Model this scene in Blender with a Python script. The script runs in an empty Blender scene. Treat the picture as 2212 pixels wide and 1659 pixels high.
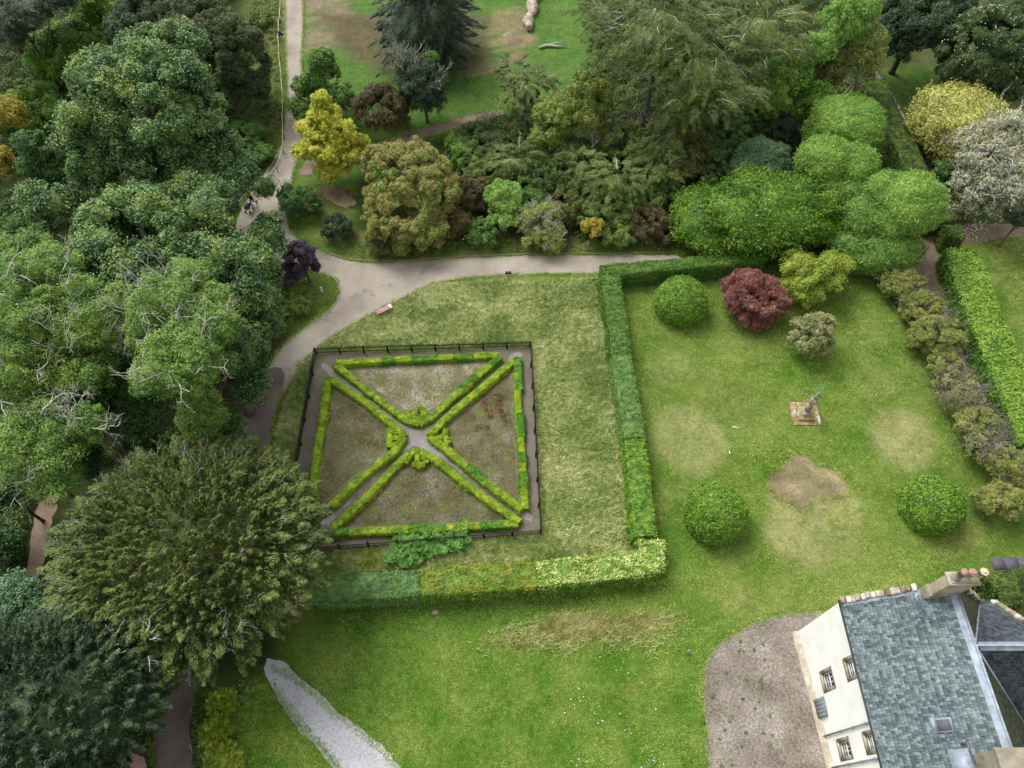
import bpy, math, random
import numpy as np
from mathutils import Vector
rng = np.random.default_rng(11); random.seed(5)
SC = bpy.context.scene; COL = SC.collection
# ------------------------------------------------------------------ camera, sky, sun, exposure
H = 52.0; TILT = math.radians(33.0); FO = 1495.0
cam_d = bpy.data.cameras.new('camera'); cam = bpy.data.objects.new('camera', cam_d); COL.objects.link(cam)
cam.location = (0, 0, H); cam.rotation_euler = (TILT, 0, 0)
cam_d.sensor_width = 36; cam_d.lens = FO / 2212 * 36; cam_d.clip_end = 2000
SC.camera = cam
W = bpy.data.worlds.new('World'); SC.world = W; W.use_nodes = True
wn = W.node_tree.nodes; wl = W.node_tree.links
sky = wn.new('ShaderNodeTexSky'); sky.sky_type = 'NISHITA'; sky.sun_disc = False
SUN_EL = math.radians(52); SUN_AZ = math.radians(-40)          # azimuth measured from +Y towards +X
sky.sun_elevation = SUN_EL; sky.sun_rotation = SUN_AZ; sky.air_density = 1.0; sky.dust_density = 4.0
hs = wn.new('ShaderNodeHueSaturation'); hs.inputs['Saturation'].default_value = 0.12
wl.new(sky.outputs[0], hs.inputs['Color']); wl.new(hs.outputs[0], wn['Background'].inputs[0])
wn['Background'].inputs[1].default_value = 0.15
sl = bpy.data.lights.new('sun', 'SUN'); sl.energy = 1.1; sl.angle = math.radians(26); sl.color = (1, .975, .94)
so = bpy.data.objects.new('sun', sl); COL.objects.link(so)
sd = Vector((math.sin(SUN_AZ) * math.cos(SUN_EL), math.cos(SUN_AZ) * math.cos(SUN_EL), math.sin(SUN_EL)))
so.rotation_euler = sd.to_track_quat('Z', 'Y').to_euler(); so.location = (0, 0, 90)
vs = SC.view_settings; vs.view_transform = 'Standard'; vs.look = 'None'; vs.gamma = 1; vs.exposure = 0.68

# ------------------------------------------------------------------ geometry of the survey: map between plan and survey sheet
cT, sT = math.cos(TILT), math.sin(TILT)
def G(px, py, z=0.0):
    u = (px - 1106) / FO; v = -(py - 829.5) / FO
    t = (H - z) / -(v * sT - cT)
    return np.array([u * t, (v * cT + sT) * t, z])
def GS(pts, z=0.0): return [G(a, b, z) for a, b in pts]
def depth(px, py, z):
    v = -(py - 829.5) / FO
    return (H - z) / -(v * sT - cT)
def PX(p):
    p = np.asarray(p, float); X = p[..., 0]; Y = p[..., 1]; Z = p[..., 2] - H
    y = Y * cT + Z * sT; z = Y * sT - Z * cT
    return 1106 + FO * X / z, 829.5 - FO * y / z

# ------------------------------------------------------------------ helpers
def lin(h, k=1.0):
    r = []
    for i in (0, 2, 4):
        c = int(h[i:i + 2], 16) / 255
        r.append((c / 12.92 if c <= .04045 else ((c + .055) / 1.055) ** 2.4) * k)
    return tuple(r)
def unit(v):
    return v / np.maximum(np.linalg.norm(v, axis=-1, keepdims=True), 1e-9)
def rsph(n): return unit(rng.normal(size=(n, 3)))
_k = np.random.default_rng(3)
_K = [(_k.normal(size=3), _k.uniform(0, 6.28)) for _ in range(8)]
def fn(p, s=1.0):      # smooth noise, about -1..1
    a = 0
    for i, (k, f) in enumerate(_K): a = a + np.sin((p * s * (0.6 + .22 * i)) @ k + f)
    return a / 3.2
def tag(o, label=None, cat=None, group=None, kind=None):
    if label: o['label'] = label
    if cat: o['category'] = cat
    if group: o['group'] = group
    if kind: o['kind'] = kind
    return o
def empty(name, loc, label=None, cat=None, group=None):
    o = bpy.data.objects.new(name, None); COL.objects.link(o); o.location = loc; o.empty_display_size = .3
    return tag(o, label, cat, group)
ORG = {}
class MB:
    def __init__(s): s.V = []; s.R = []; s.Q = []; s.T = []; s.QM = []; s.TM = []; s.n = 0
    def add(s, V, Q=None, T=None, rnd=None, m=0):
        V = np.asarray(V, float).reshape(-1, 3)
        if rnd is None: rnd = rng.random(1)[0]
        rnd = np.broadcast_to(np.asarray(rnd, float), (len(V),)) if np.ndim(rnd) == 0 else np.asarray(rnd, float)
        s.V.append(V); s.R.append(rnd)
        if Q is not None and len(Q):
            s.Q.append(np.asarray(Q) + s.n); s.QM.append(np.full(len(Q), m))
        if T is not None and len(T):
            s.T.append(np.asarray(T) + s.n); s.TM.append(np.full(len(T), m))
        s.n += len(V)
    def leaves(s, C, N, T, L, Wd, rnd=None, m=0, tri=False):
        n = len(C)
        if n == 0: return
        T = unit(T - N * np.sum(N * T, 1, keepdims=True)); B = np.cross(N, T)
        L = np.broadcast_to(L, (n,))[:, None]; Wd = np.broadcast_to(Wd, (n,))[:, None]
        if rnd is None: rnd = rng.random(n)
        if tri:
            V = np.stack([C - T * L / 2 + B * Wd / 2, C - T * L / 2 - B * Wd / 2, C + T * L / 2], 1)
            s.add(V, T=np.arange(3 * n).reshape(n, 3), rnd=np.repeat(rnd, 3), m=m)
        else:
            V = np.stack([C - T * L / 2, C - B * Wd / 2, C + T * L / 2, C + B * Wd / 2], 1)
            s.add(V, Q=np.arange(4 * n).reshape(n, 4), rnd=np.repeat(rnd, 4), m=m)
    def segs(s, P, Q, r0, r1, k=4, m=0, rnd=None, cap=False):
        P = np.asarray(P, float).reshape(-1, 3); Q = np.asarray(Q, float).reshape(-1, 3); n = len(P)
        d = unit(Q - P); a = np.where(np.abs(d[:, 2:3]) < .9, np.array([[0, 0, 1.]]), np.array([[1., 0, 0]]))
        u = unit(np.cross(d, a)); w = np.cross(d, u)
        r0 = np.broadcast_to(r0, (n,)); r1 = np.broadcast_to(r1, (n,))
        an = np.arange(k) * 2 * math.pi / k
        ring = u[:, None] * np.cos(an)[None, :, None] + w[:, None] * np.sin(an)[None, :, None]
        V = np.concatenate([P[:, None] + ring * r0[:, None, None], Q[:, None] + ring * r1[:, None, None]], 1)
        i = np.arange(k); j = (i + 1) % k
        q = np.stack([i, j, j + k, i + k], 1)
        F = (np.arange(n)[:, None, None] * 2 * k + q[None]).reshape(-1, 4)
        s.add(V, Q=F, rnd=np.repeat(rng.random(n), 2 * k) if rnd is None else rnd, m=m)
        if cap:
            tt = np.array([[k, k + a_, k + a_ + 1] for a_ in range(1, k - 1)] + [[0, a_ + 1, a_] for a_ in range(1, k - 1)])
            s.T.append((np.arange(n)[:, None, None] * 2 * k + tt[None]).reshape(-1, 3) + s.n - len(V.reshape(-1, 3)))
            s.TM.append(np.full(len(tt) * n, m))
    def path(s, pts, rad, k=6, m=0, rnd=.5, cap=True):
        pts = [np.asarray(p, float) for p in pts]; n = len(pts)
        rad = [rad] * n if np.ndim(rad) == 0 else rad
        R = []
        for i in range(n):
            d = unit(pts[min(i + 1, n - 1)] - pts[max(i - 1, 0)])
            a = np.array([0, 0, 1.]) if abs(d[2]) < .9 else np.array([1., 0, 0])
            u = unit(np.cross(d, a)); w = np.cross(d, u)
            R += [pts[i] + (u * math.cos(t) + w * math.sin(t)) * rad[i] for t in np.arange(k) * 2 * math.pi / k]
        q = [[i * k + a, i * k + (a + 1) % k, (i + 1) * k + (a + 1) % k, (i + 1) * k + a] for i in range(n - 1) for a in range(k)]
        t = []
        if cap: t = [[0, a + 1, a] for a in range(1, k - 1)] + [[(n - 1) * k, (n - 1) * k + a, (n - 1) * k + a + 1] for a in range(1, k - 1)]
        s.add(R, Q=q, T=t, rnd=rnd, m=m)
    def box(s, c, h, rz=0.0, m=0, rnd=None, top=1.0, M=None):
        c = np.asarray(c, float)
        v = np.array([[x, y, z] for z in (-1, 1) for y in (-1, 1) for x in (-1, 1)], float)
        v[4:, :2] *= top; v = v * np.asarray(h)
        if M is None:
            a = math.cos(rz); b = math.sin(rz); M = np.array([[a, -b, 0], [b, a, 0], [0, 0, 1]])
        v = v @ np.asarray(M).T + c
        s.add(v, Q=[[0, 2, 3, 1], [4, 5, 7, 6], [0, 1, 5, 4], [2, 6, 7, 3], [0, 4, 6, 2], [1, 3, 7, 5]], rnd=rnd, m=m)
    def blob(s, C, R, nu=8, nv=5, amp=.12, m=0, rnd=None):
        C = np.asarray(C, float).reshape(-1, 3); n = len(C)
        R = np.asarray(R, float); R = R[:, None] * np.ones(3) if R.ndim == 1 else R
        th = np.linspace(0.0, math.pi, nv + 1); ph = np.arange(nu) * 2 * math.pi / nu
        D = np.array([[math.sin(t) * math.cos(p), math.sin(t) * math.sin(p), math.cos(t)] for t in th for p in ph])
        Vv = C[:, None] + D[None] * R[:, None]
        Vv = Vv + D[None] * (fn(Vv.reshape(-1, 3), 1.6).reshape(n, -1, 1) * amp) * R.mean(1)[:, None, None]
        q = np.array([[i * nu + a, (i + 1) * nu + a, (i + 1) * nu + (a + 1) % nu, i * nu + (a + 1) % nu] for i in range(nv) for a in range(nu)])
        F = (np.arange(n)[:, None, None] * len(D) + q[None]).reshape(-1, 4)
        s.add(Vv, Q=F, rnd=np.repeat(rng.random(n), len(D)) if rnd is None else rnd, m=m)
    def build(s, name, mats, parent=None, smooth=False):
        V = np.concatenate(s.V) if s.V else np.zeros((0, 3)); R = np.concatenate(s.R)
        if parent is not None: V = V - ORG.get(parent.name, np.zeros(3))
        Q = np.concatenate(s.Q) if s.Q else np.zeros((0, 4), int); T = np.concatenate(s.T) if s.T else np.zeros((0, 3), int)
        me = bpy.data.meshes.new(name)
        me.vertices.add(len(V)); me.vertices.foreach_set('co', V.astype(np.float32).ravel())
        nl = Q.size + T.size; me.loops.add(nl)
        me.loops.foreach_set('vertex_index', np.concatenate([Q.ravel(), T.ravel()]).astype(np.int32))
        me.polygons.add(len(Q) + len(T))
        st = np.concatenate([np.arange(len(Q)) * 4, Q.size + np.arange(len(T)) * 3]).astype(np.int32)
        me.polygons.foreach_set('loop_start', st)
        mi = np.concatenate(s.QM + s.TM) if (s.QM or s.TM) else np.zeros(0)
        mats = mats if isinstance(mats, (list, tuple)) else [mats]
        for mm in mats: me.materials.append(mm)
        me.polygons.foreach_set('material_index', mi.astype(np.int32))
        if smooth: me.polygons.foreach_set('use_smooth', np.ones(len(mi), bool))
        me.update(calc_edges=True)
        a = me.attributes.new('rnd', 'FLOAT', 'POINT'); a.data.foreach_set('value', R.astype(np.float32))
        o = bpy.data.objects.new(name, me); COL.objects.link(o)
        if parent is not None:
            o.parent = parent; ORG[o.name] = ORG.get(parent.name, np.zeros(3))
        return o
def thing(name, loc, label, cat, group=None):
    o = empty(name, tuple(float(v) for v in loc), label, cat, group); ORG[o.name] = np.array(loc, float); return o

# ------------------------------------------------------------------ materials
def newmat(name):
    m = bpy.data.materials.new(name); m.use_nodes = True
    return m, m.node_tree.nodes, m.node_tree.links, m.node_tree.nodes['Principled BSDF']
def ramp(nd, cols, pos=None):
    r = nd.new('ShaderNodeValToRGB'); e = r.color_ramp.elements
    pos = pos or [i / max(1, len(cols) - 1) for i in range(len(cols))]
    e[0].position = pos[0]; e[0].color = (*cols[0], 1); e[1].position = pos[-1]; e[1].color = (*cols[-1], 1)
    for p, c in zip(pos[1:-1], cols[1:-1]):
        x = e.new(p); x.color = (*c, 1)
    return r
def math_n(nd, lk, op, a, b):
    n = nd.new('ShaderNodeMath'); n.operation = op
    for i, v in enumerate((a, b)):
        if hasattr(v, 'links') or hasattr(v, 'is_output'): lk.new(v, n.inputs[i])
        else: n.inputs[i].default_value = v
    return n.outputs[0]
def noise(nd, lk, scale, detail=3, vec=None, rough=.55):
    n = nd.new('ShaderNodeTexNoise'); n.inputs['Scale'].default_value = scale; n.inputs['Detail'].default_value = detail
    n.inputs['Roughness'].default_value = rough
    if vec is None:
        g = nd.new('ShaderNodeNewGeometry'); vec = g.outputs['Position']
    lk.new(vec, n.inputs['Vector']); return n.outputs[0]
LK = 1.2
def leafmat(name, cols, nscale=.45, nw=.9, k=1.0, tr=.16, rough=.55, spec=.3, hf=2.6):
    m, nd, lk, b = newmat(name)
    at = nd.new('ShaderNodeAttribute'); at.attribute_name = 'rnd'
    nz = noise(nd, lk, nscale, 2)
    f = math_n(nd, lk, 'MULTIPLY', at.outputs['Fac'], .62)
    g = math_n(nd, lk, 'MULTIPLY', math_n(nd, lk, 'SUBTRACT', nz, .5), nw * 1.6)
    g2 = math_n(nd, lk, 'MULTIPLY', math_n(nd, lk, 'SUBTRACT', noise(nd, lk, hf, 1), .5), 1.5)
    f = math_n(nd, lk, 'ADD', math_n(nd, lk, 'ADD', math_n(nd, lk, 'ADD', f, g), g2), .19)
    r = ramp(nd, [lin(c, k * LK) for c in cols]); lk.new(f, r.inputs[0])
    lk.new(r.outputs[0], b.inputs['Base Color']); b.inputs['Roughness'].default_value = rough
    b.inputs['Specular IOR Level'].default_value = spec
    t = nd.new('ShaderNodeBsdfTranslucent'); lk.new(r.outputs[0], t.inputs[0])
    mx = nd.new('ShaderNodeMixShader'); mx.inputs[0].default_value = tr
    lk.new(b.outputs[0], mx.inputs[1]); lk.new(t.outputs[0], mx.inputs[2]); lk.new(mx.outputs[0], nd['Material Output'].inputs[0])
    return m
def surf(name, cols, scale=3, detail=5, k=1.0, rough=.85, pos=None, rndw=.0, bump=0, bs=20, metal=0, spec=.3, fine=None):
    m, nd, lk, b = newmat(name)
    f = noise(nd, lk, scale, detail, rough=.65)
    if fine:
        f = math_n(nd, lk, 'ADD', math_n(nd, lk, 'MULTIPLY', f, 1 - fine[1]), math_n(nd, lk, 'MULTIPLY', noise(nd, lk, fine[0], 2), fine[1]))
    if rndw:
        at = nd.new('ShaderNodeAttribute'); at.attribute_name = 'rnd'
        f = math_n(nd, lk, 'ADD', math_n(nd, lk, 'MULTIPLY', f, 1 - rndw), math_n(nd, lk, 'MULTIPLY', at.outputs['Fac'], rndw))
    r = ramp(nd, [lin(c, k) for c in cols], pos or [.3 + .4 * i / max(1, len(cols) - 1) for i in range(len(cols))])
    lk.new(f, r.inputs[0]); lk.new(r.outputs[0], b.inputs['Base Color'])
    b.inputs['Roughness'].default_value = rough; b.inputs['Metallic'].default_value = metal; b.inputs['Specular IOR Level'].default_value = spec
    if bump:
        bm = nd.new('ShaderNodeBump'); bm.inputs['Strength'].default_value = bump; bm.inputs['Distance'].default_value = .05
        lk.new(noise(nd, lk, bs, 4), bm.inputs['Height']); lk.new(bm.outputs[0], b.inputs['Normal'])
    return m
M = {}
def L(n, cols, **k): M[n] = leafmat(n, cols, **k)
L('sycamore', ['2a4224', '3f5c34', '587646', '72904e', '9aa450'], nscale=.35)
L('deepgreen', ['2a4020', '3a582c', '4c7034', '688a40'], nscale=.3)
L('brightgreen', ['37561c', '4a7022', '62882c', '86a03c'], nscale=.35)
L('holly', ['2a3420', '3b482a', '515c34', '6b7040'], nscale=.4)
L('ash', ['3f5d2a', '587a34', '75933f', '93a64e'], nscale=.4)
L('yew', ['384824', '4c5e2e', '627438', '788446', '645f3a'], nscale=.3, nw=.7)
L('darkyew', ['223020', '30432c', '435a3c', '5a6c40'], nscale=.3)
L('bluegreen', ['36523a', '4a6a48', '62805a', '7a9468'], nscale=.4)
L('spruce', ['28361f', '3a4a36', '52624c', '68765e'], nscale=.4)
L('larch', ['3a4420', '4f5c2a', '66743a', '828e46'], nscale=.3, nw=.7)
L('orange', ['7c7424', '968a2e', 'ac9840', '8c9440'], nscale=.6)
L('golden', ['74882a', '9ca632', 'cac64a', 'dcd66c'], nscale=.8)
L('redgreen', ['4c6c2c', '647e3a', '7c8e42', '98904c', 'a0805c', '76883c'], nscale=.8, nw=.8)
L('midgreen', ['34511f', '476a2a', '5f8238', '7c9a44'], nscale=.5)
L('oliveshrub', ['3c4420', '545a2c', '6c7038', '848044'], nscale=.6)
L('brownshrub', ['38381f', '4b4726', '615634', '6c6440'], nscale=.6)
L('rhodo', ['527a30', '6a923e', '86a84e', '9cb65e'], nscale=.7)
L('rhododark', ['365418', '486e1e', '628628', '849a34'], nscale=.5)
L('goldcyp', ['5a6a28', '758238', '909646', '8a925a'], nscale=.8)
L('yellowgreen', ['5f7422', '7d9030', '97a440', '74862e'], nscale=.7)
L('dome', ['5a7e30', '6c903c', '80a246', '94b052'], nscale=.4)
L('domelow', ['46682c', '5a8036', '729440', '8aa64c'], nscale=.4)
L('fern', ['66964e', '84b060', 'a0c878'], nscale=.7)
L('holly_var', ['66702e', '888e42', 'acae5c', 'c2c278', '98904a'], nscale=.9)
L('silver', ['3e4832', '62684c', '8c8e72', 'b6b696', 'd0d0b4', '58663e'], nscale=.5)
L('whiteflower', ['2f4226', '3e5430', '52663a', '64783e'], nscale=.5)
L('maple', ['5a362c', '724640', '8a5a4e', '9c7464'], nscale=.8)
L('purple', ['322a36', '443a48', '584c5a'], nscale=.8)
L('greyshrub', ['5a6634', '76804a', '8e9260', 'a89c78'], nscale=1.2)
L('azalea', ['58682e', '72803a', '8c9046', '9c9c5a'], nscale=.7)
L('topiary', ['3c5e1c', '547a28', '709430', '98a83c'], nscale=1.2, nw=.5)
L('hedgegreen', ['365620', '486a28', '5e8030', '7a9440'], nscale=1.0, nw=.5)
L('hedgeblue', ['40642e', '567a3a', '6e8e42', '929c4c'], nscale=1.2, nw=.5)
L('dullyellow', ['4c5c28', '64742f', '7b883a', '8c9446'], nscale=.5)
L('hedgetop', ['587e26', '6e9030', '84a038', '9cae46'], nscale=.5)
L('hedgeyell', ['4c701e', '688624', '8c9c2e', 'a8a83c'], nscale=.8, nw=.7)
L('hedgebronze', ['4a6c20', '6c8628', '8e9030', 'a08434'], nscale=1.0, nw=.7)
L('hedgecream', ['5c8430', '8ca048', 'bcc270', 'e4e2ac'], nscale=1.0, nw=.6)
L('hedgeteal', ['3c6234', '527840', '6a8a48', '889a50'], nscale=1.0, nw=.5)
L('hedgedark', ['2c4018', '3c5422', '566a2c', '76803a'], nscale=.8)
L('box', ['5e7c14', '769218', '8ea41e', 'aaae34'], nscale=1.2, nw=.9)
L('boxdark', ['36641a', '467820', '5a8a28', '70982e'], nscale=1.4, nw=.5)
L('goldhedge', ['5f7a26', '7d942e', '9aa83a', 'b0b050'], nscale=.8)
L('undergrowth', ['2a3d1a', '3a5222', '50682c', '6c7c38'], nscale=.25, nw=1.2)
L('scrub', ['3f5a22', '587430', '748640', '8c8c4c'], nscale=.4, nw=1.2)
L('meadow', ['688040', '82944e', 'a0a866', 'c2c290'], nscale=.22, nw=1.3)
L('lawnblade', ['5c8428', '769636', '92a648', 'b0b466'], nscale=.35, nw=1.2)
L('hay', ['84883e', '9ea05a', 'b8b27c', 'cec69c'], nscale=.5)
M['bark'] = surf('bark', ['4a4034', '6c6254', '8a8072'], 6, k=.9, rndw=.3)
M['darkbark'] = surf('darkbark', ['2e2822', '463e34', '5c5246'], 6, k=.9, rndw=.3)
M['lichen'] = surf('lichen_twig', ['8a8a7c', 'b0b0a0', 'd4d4c8'], 5, rndw=.5)
M['greytwig'] = surf('grey_twig', ['6a6258', '8c8478', 'a8a096'], 5, rndw=.5)
M['redbark'] = surf('red_bark', ['6a5048', '84685c', '9c8478'], 4, rndw=.2)
M['stone'] = surf('old_stone', ['5c5040', '8a7c68', 'b0a694', 'd8d4cc'], 2.5, 6, rndw=.35, bump=.5)
M['sandstone'] = surf('sandstone', ['7c6e5c', '9c907c', 'b8ae9c'], 1.6, 6, rndw=.2, bump=.3)
M['mossystone'] = surf('mossy_stone', ['6e5a38', '8c7a50', 'a89a80', 'e8e6e0'], 2.2, 6, pos=[.3, .48, .6, .68], bump=.5)
M['render'] = surf('cream_render', ['e9e7e1', 'f1efeb', 'f7f6f3'], .8, 5, k=1.0, rough=.9, bump=.15, bs=6)
M['winstone'] = surf('grey_brown_stone', ['746c5c', '8c8474', 'a09888'], 1.6, 6, bump=.3)
M['plinth'] = surf('stained_plinth', ['a09480', 'b8ae9a', 'd4ccbc'], 1.5, 5)
M['slate'] = surf('green_grey_slate', ['4e5a60', '5f6d70', '738286', '869496', 'a4b0b0'], .35, 6, rndw=.42, rough=.6, pos=[.2, .38, .5, .64, .85], k=.85)
M['slatedark'] = surf('blue_slate', ['3a3f48', '505660', '666c76'], .8, 4, rndw=.5, rough=.55, k=1.1, pos=[.25, .5, .8])
M['slatemoss'] = surf('mossy_slate', ['4a4c40', '5c5e50', '6e7060', '787844'], .9, 4, rndw=.4, k=.85)
M['lead'] = surf('lead_flashing', ['78828e', '8e98a4', 'a8b2bc'], 2, 5, rough=.5, metal=.2)
M['white'] = surf('white_paint', ['dcdcd8', 'ececea'], 2)
M['glass'], _n, _l, _b = newmat('window_glass'); _b.inputs['Base Color'].default_value = (.03, .035, .04, 1); _b.inputs['Roughness'].default_value = .08
M['greypaint'] = surf('grey_paint', ['6c7278', '858c92'], 3, rough=.5)
M['dkmetal'] = surf('dark_metal', ['2a2a2c', '3a3a3c'], 3, rough=.5)
M['blackwood'] = surf('black_stained_wood', ['1f1d1c', '302d2a', '44403a'], 4, rndw=.3)
M['wood'] = surf('weathered_wood', ['6c5a48', '84705a', '9c8c78'], 5, rndw=.3)
M['redwood'] = surf('pink_red_painted_wood', ['c08890', 'cc989e', 'd8acb0'], 8, rndw=.3)
M['signbrown'] = surf('brown_sign_wood', ['4a2e1c', '68402a'], 6)
M['log'] = surf('bleached_log', ['6c5a4c', '9a8a7a', 'b8aa9c', 'cfc6ba'], 2.2, 6, bump=.8, bs=7)
M['terracotta'] = surf('terracotta', ['946860', 'a67c74', 'b89088'], 3)
M['pot'] = surf('buff_pot', ['a89878', 'c4b898', 'd8d0b8'], 3)
M['potgrey'] = surf('grey_pot', ['6c6c60', '8c8c7e'], 3)
M['soot'] = surf('sooted_clay', ['2c2622', '40382f'], 3)
M['rope'] = surf('pale_rope', ['b4aa98', 'd2cabc'], 5)
M['purplecloth'] = surf('purple_cloth', ['30245c', '40307c'], 5)
M['blackcloth'] = surf('black_cloth', ['0c0c10', '18181c'], 5)
M['pramcloth'] = surf('slate_blue_cloth', ['3a4654', '4a5868'], 5)
M['skin'] = surf('skin', ['b08870', 'c09880'], 5)
M['hair'] = surf('dark_hair', ['100c0a', '1c1512'], 5)
M['verdigris'] = surf('verdigris_bronze', ['4a8478', '74b0a4', 'a8d0c8'], 12)
M['pinkstone'] = surf('pinkish_tent_cloth', ['b08c80', 'c49e90'], 2)
M['petal'] = surf('white_petal', ['e8e8e8', 'ffffff'], 5)
M['bluepetal'] = surf('violet_petal', ['8880a8', 'a49cc8'], 5)
M['cream_petal'] = surf('cream_petal', ['dcd8b4', 'f2eed0'], 5)
M['redfern'] = leafmat('red_bracken', ['4c2a1c', '6a3c28', '7a4c34', '62582f'], nscale=1.5)
M['slab'] = surf('dark_paving', ['54505a', '666270'], 3)

def gravelmat(name, cols, big=.35, pos=None, fine=9.0, fw=.45, patch=None, k=1.0):
    m, nd, lk, b = newmat(name)
    f = math_n(nd, lk, 'ADD', math_n(nd, lk, 'MULTIPLY', noise(nd, lk, big, 4), 1 - fw), math_n(nd, lk, 'MULTIPLY', noise(nd, lk, fine, 3, rough=.8), fw))
    r = ramp(nd, [lin(c, k) for c in cols], pos or [.36 + .28 * i / (len(cols) - 1) for i in range(len(cols))]); lk.new(f, r.inputs[0])
    out = r.outputs[0]
    if patch:                                    # weeds, stains
        col, sc, th = patch
        pf = math_n(nd, lk, 'ADD', math_n(nd, lk, 'MULTIPLY', noise(nd, lk, sc, 4, rough=.7), 1.0), 0)
        rr = ramp(nd, [(0, 0, 0), (1, 1, 1)], [th, th + .06]); lk.new(pf, rr.inputs[0])
        mx = nd.new('ShaderNodeMix'); mx.data_type = 'RGBA'; lk.new(rr.outputs[0], mx.inputs['Factor'])
        lk.new(out, mx.inputs['A']); mx.inputs['B'].default_value = (*lin(col), 1); out = mx.outputs['Result']
    lk.new(out, b.inputs['Base Color']); b.inputs['Roughness'].default_value = .95; b.inputs['Specular IOR Level'].default_value = .15
    bm = nd.new('ShaderNodeBump'); bm.inputs['Strength'].default_value = .7; bm.inputs['Distance'].default_value = .04
    lk.new(noise(nd, lk, fine * 1.3, 3), bm.inputs['Height']); lk.new(bm.outputs[0], b.inputs['Normal'])
    return m
M['path'] = gravelmat('trodden_path', ['857b6e', 'a0968a', 'b4aa9b'], .22, fw=.4, patch=('85817a', .35, .58))
M['pathdark'] = gravelmat('dark_drive', ['5c504c', '70645f', '857b76'], .3, fw=.45)  # darker tone for the lower run of the path
M['earthpath'] = gravelmat('earth_path', ['6c5a4c', '806e60', '95857a'], .4, fw=.45)
M['whitegravel'] = gravelmat('pale_gravel', ['9c9a9c', 'b4b3b7', 'cbcbd0'], .5, k=.95, fw=.7, fine=6, patch=('8a8468', .5, .68))
M['yard'] = gravelmat('pink_gravel', ['6c6256', '8a8074', 'a69c90', 'cac2ba'], .4, k=.68, fw=.6, fine=6, patch=('66753a', 1.4, .71))
M['bedgravel'] = gravelmat('parterre_gravel', ['746858', '8f8678', '9a9488'], .5, k=.6, fw=.5, fine=8, patch=('626c40', .9, .55))
M['crossgravel'] = gravelmat('pale_cross_gravel', ['7a726a', '989290', 'b2aeae'], .5, k=.8, fw=.55, fine=7, patch=('6e6a50', .8, .62))
M['bed'] = gravelmat('parterre_bed', ['5c5238', '777050', '8a8468', 'aca594'], .55, k=.62, fw=.5, fine=6, patch=('66703a', .8, .56))
M['bedpale'] = gravelmat('pale_parterre_bed', ['6c6a44', '8a8662', 'a8a28c', 'cac4b8'], .55, k=.7, fw=.5, fine=6, patch=('6c7840', .7, .57))
M['soil'] = gravelmat('bare_soil', ['665646', '7e6c5a', '96866c', 'bcae88'], .35, k=.85, fw=.35, fine=5)
#==SECTION ground
def inpoly(X, Y, poly):
    poly = np.asarray(poly)[:, :2]; ins = np.zeros(X.shape, bool); j = len(poly) - 1
    for i in range(len(poly)):
        xi, yi = poly[i]; xj, yj = poly[j]
        c = ((yi > Y) != (yj > Y)) & (X < (xj - xi) * (Y - yi) / (yj - yi + 1e-12) + xi)
        ins ^= c; j = i
    return ins
def smooth_poly(P, step=.5, rag=0.0, it=2, closed=True):
    P = np.asarray(P, float)[:, :2]
    for _ in range(it):
        Q = np.roll(P, -1, 0); P = np.stack([P * .78 + Q * .22, P * .22 + Q * .78], 1).reshape(-1, 2)
    out = []
    for a, b in zip(P, np.roll(P, -1, 0)):
        n = max(1, int(np.linalg.norm(b - a) / step)); out += [a + (b - a) * i / n for i in range(n)]
    P = np.array(out)
    if rag:
        T = np.roll(P, -1, 0) - np.roll(P, 1, 0); N = unit(np.stack([T[:, 1], -T[:, 0]], 1))
        p3 = np.column_stack([P, np.zeros(len(P))])
        P = P + N * ((fn(p3, 2.3) * .6 + fn(p3, 7.0) * .4) * rag + rng.normal(size=len(P)) * rag * .3)[:, None]
    return P
def sheet(name, pts, mat, z, rag=.12, it=2, step=.3, kind='structure', px=True):
    P = smooth_poly(GS(pts) if px else pts, step, rag, it)
    me = bpy.data.meshes.new(name); me.from_pydata([(float(a), float(b), z) for a, b in P], [], [list(range(len(P)))]); me.materials.append(mat)
    if me.polygons[0].normal.z < 0: me.flip_normals()
    o = bpy.data.objects.new(name, me); COL.objects.link(o); o['kind'] = kind; return o

# ---- ground: one sheet, its grass, dry patches, woodland floor and a painted hedge shade strip kept as two base colours per vertex
gx = np.concatenate([[-400, -250, -150, -110], np.arange(-90, 90.01, .4), [110, 150, 250, 400]])
gy = np.concatenate([[-200, -100, -40, -15], np.arange(-6, 112.01, .4), [125, 150, 200, 300, 420]])
GXm, GYm = np.meshgrid(gx, gy); sh = GXm.shape
p3 = np.column_stack([GXm.ravel(), GYm.ravel(), np.zeros(GXm.size)])
na, nb, nc = [fn(p3 + o_, s_).reshape(sh) for o_, s_ in ((0, .16), (40, .45), (80, 1.3))]
gz = (na * .10 + nb * .05) * 0
GK = .62
CA = np.ones(sh + (3,)) * lin('5a7c2a', GK); CB = np.ones(sh + (3,)) * lin('86984a', GK)
def blur(w, k):
    for _ in range(k):
        w = (w + np.roll(w, 1, 0) + np.roll(w, -1, 0) + np.roll(w, 1, 1) + np.roll(w, -1, 1)) / 5
    return w
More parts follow.
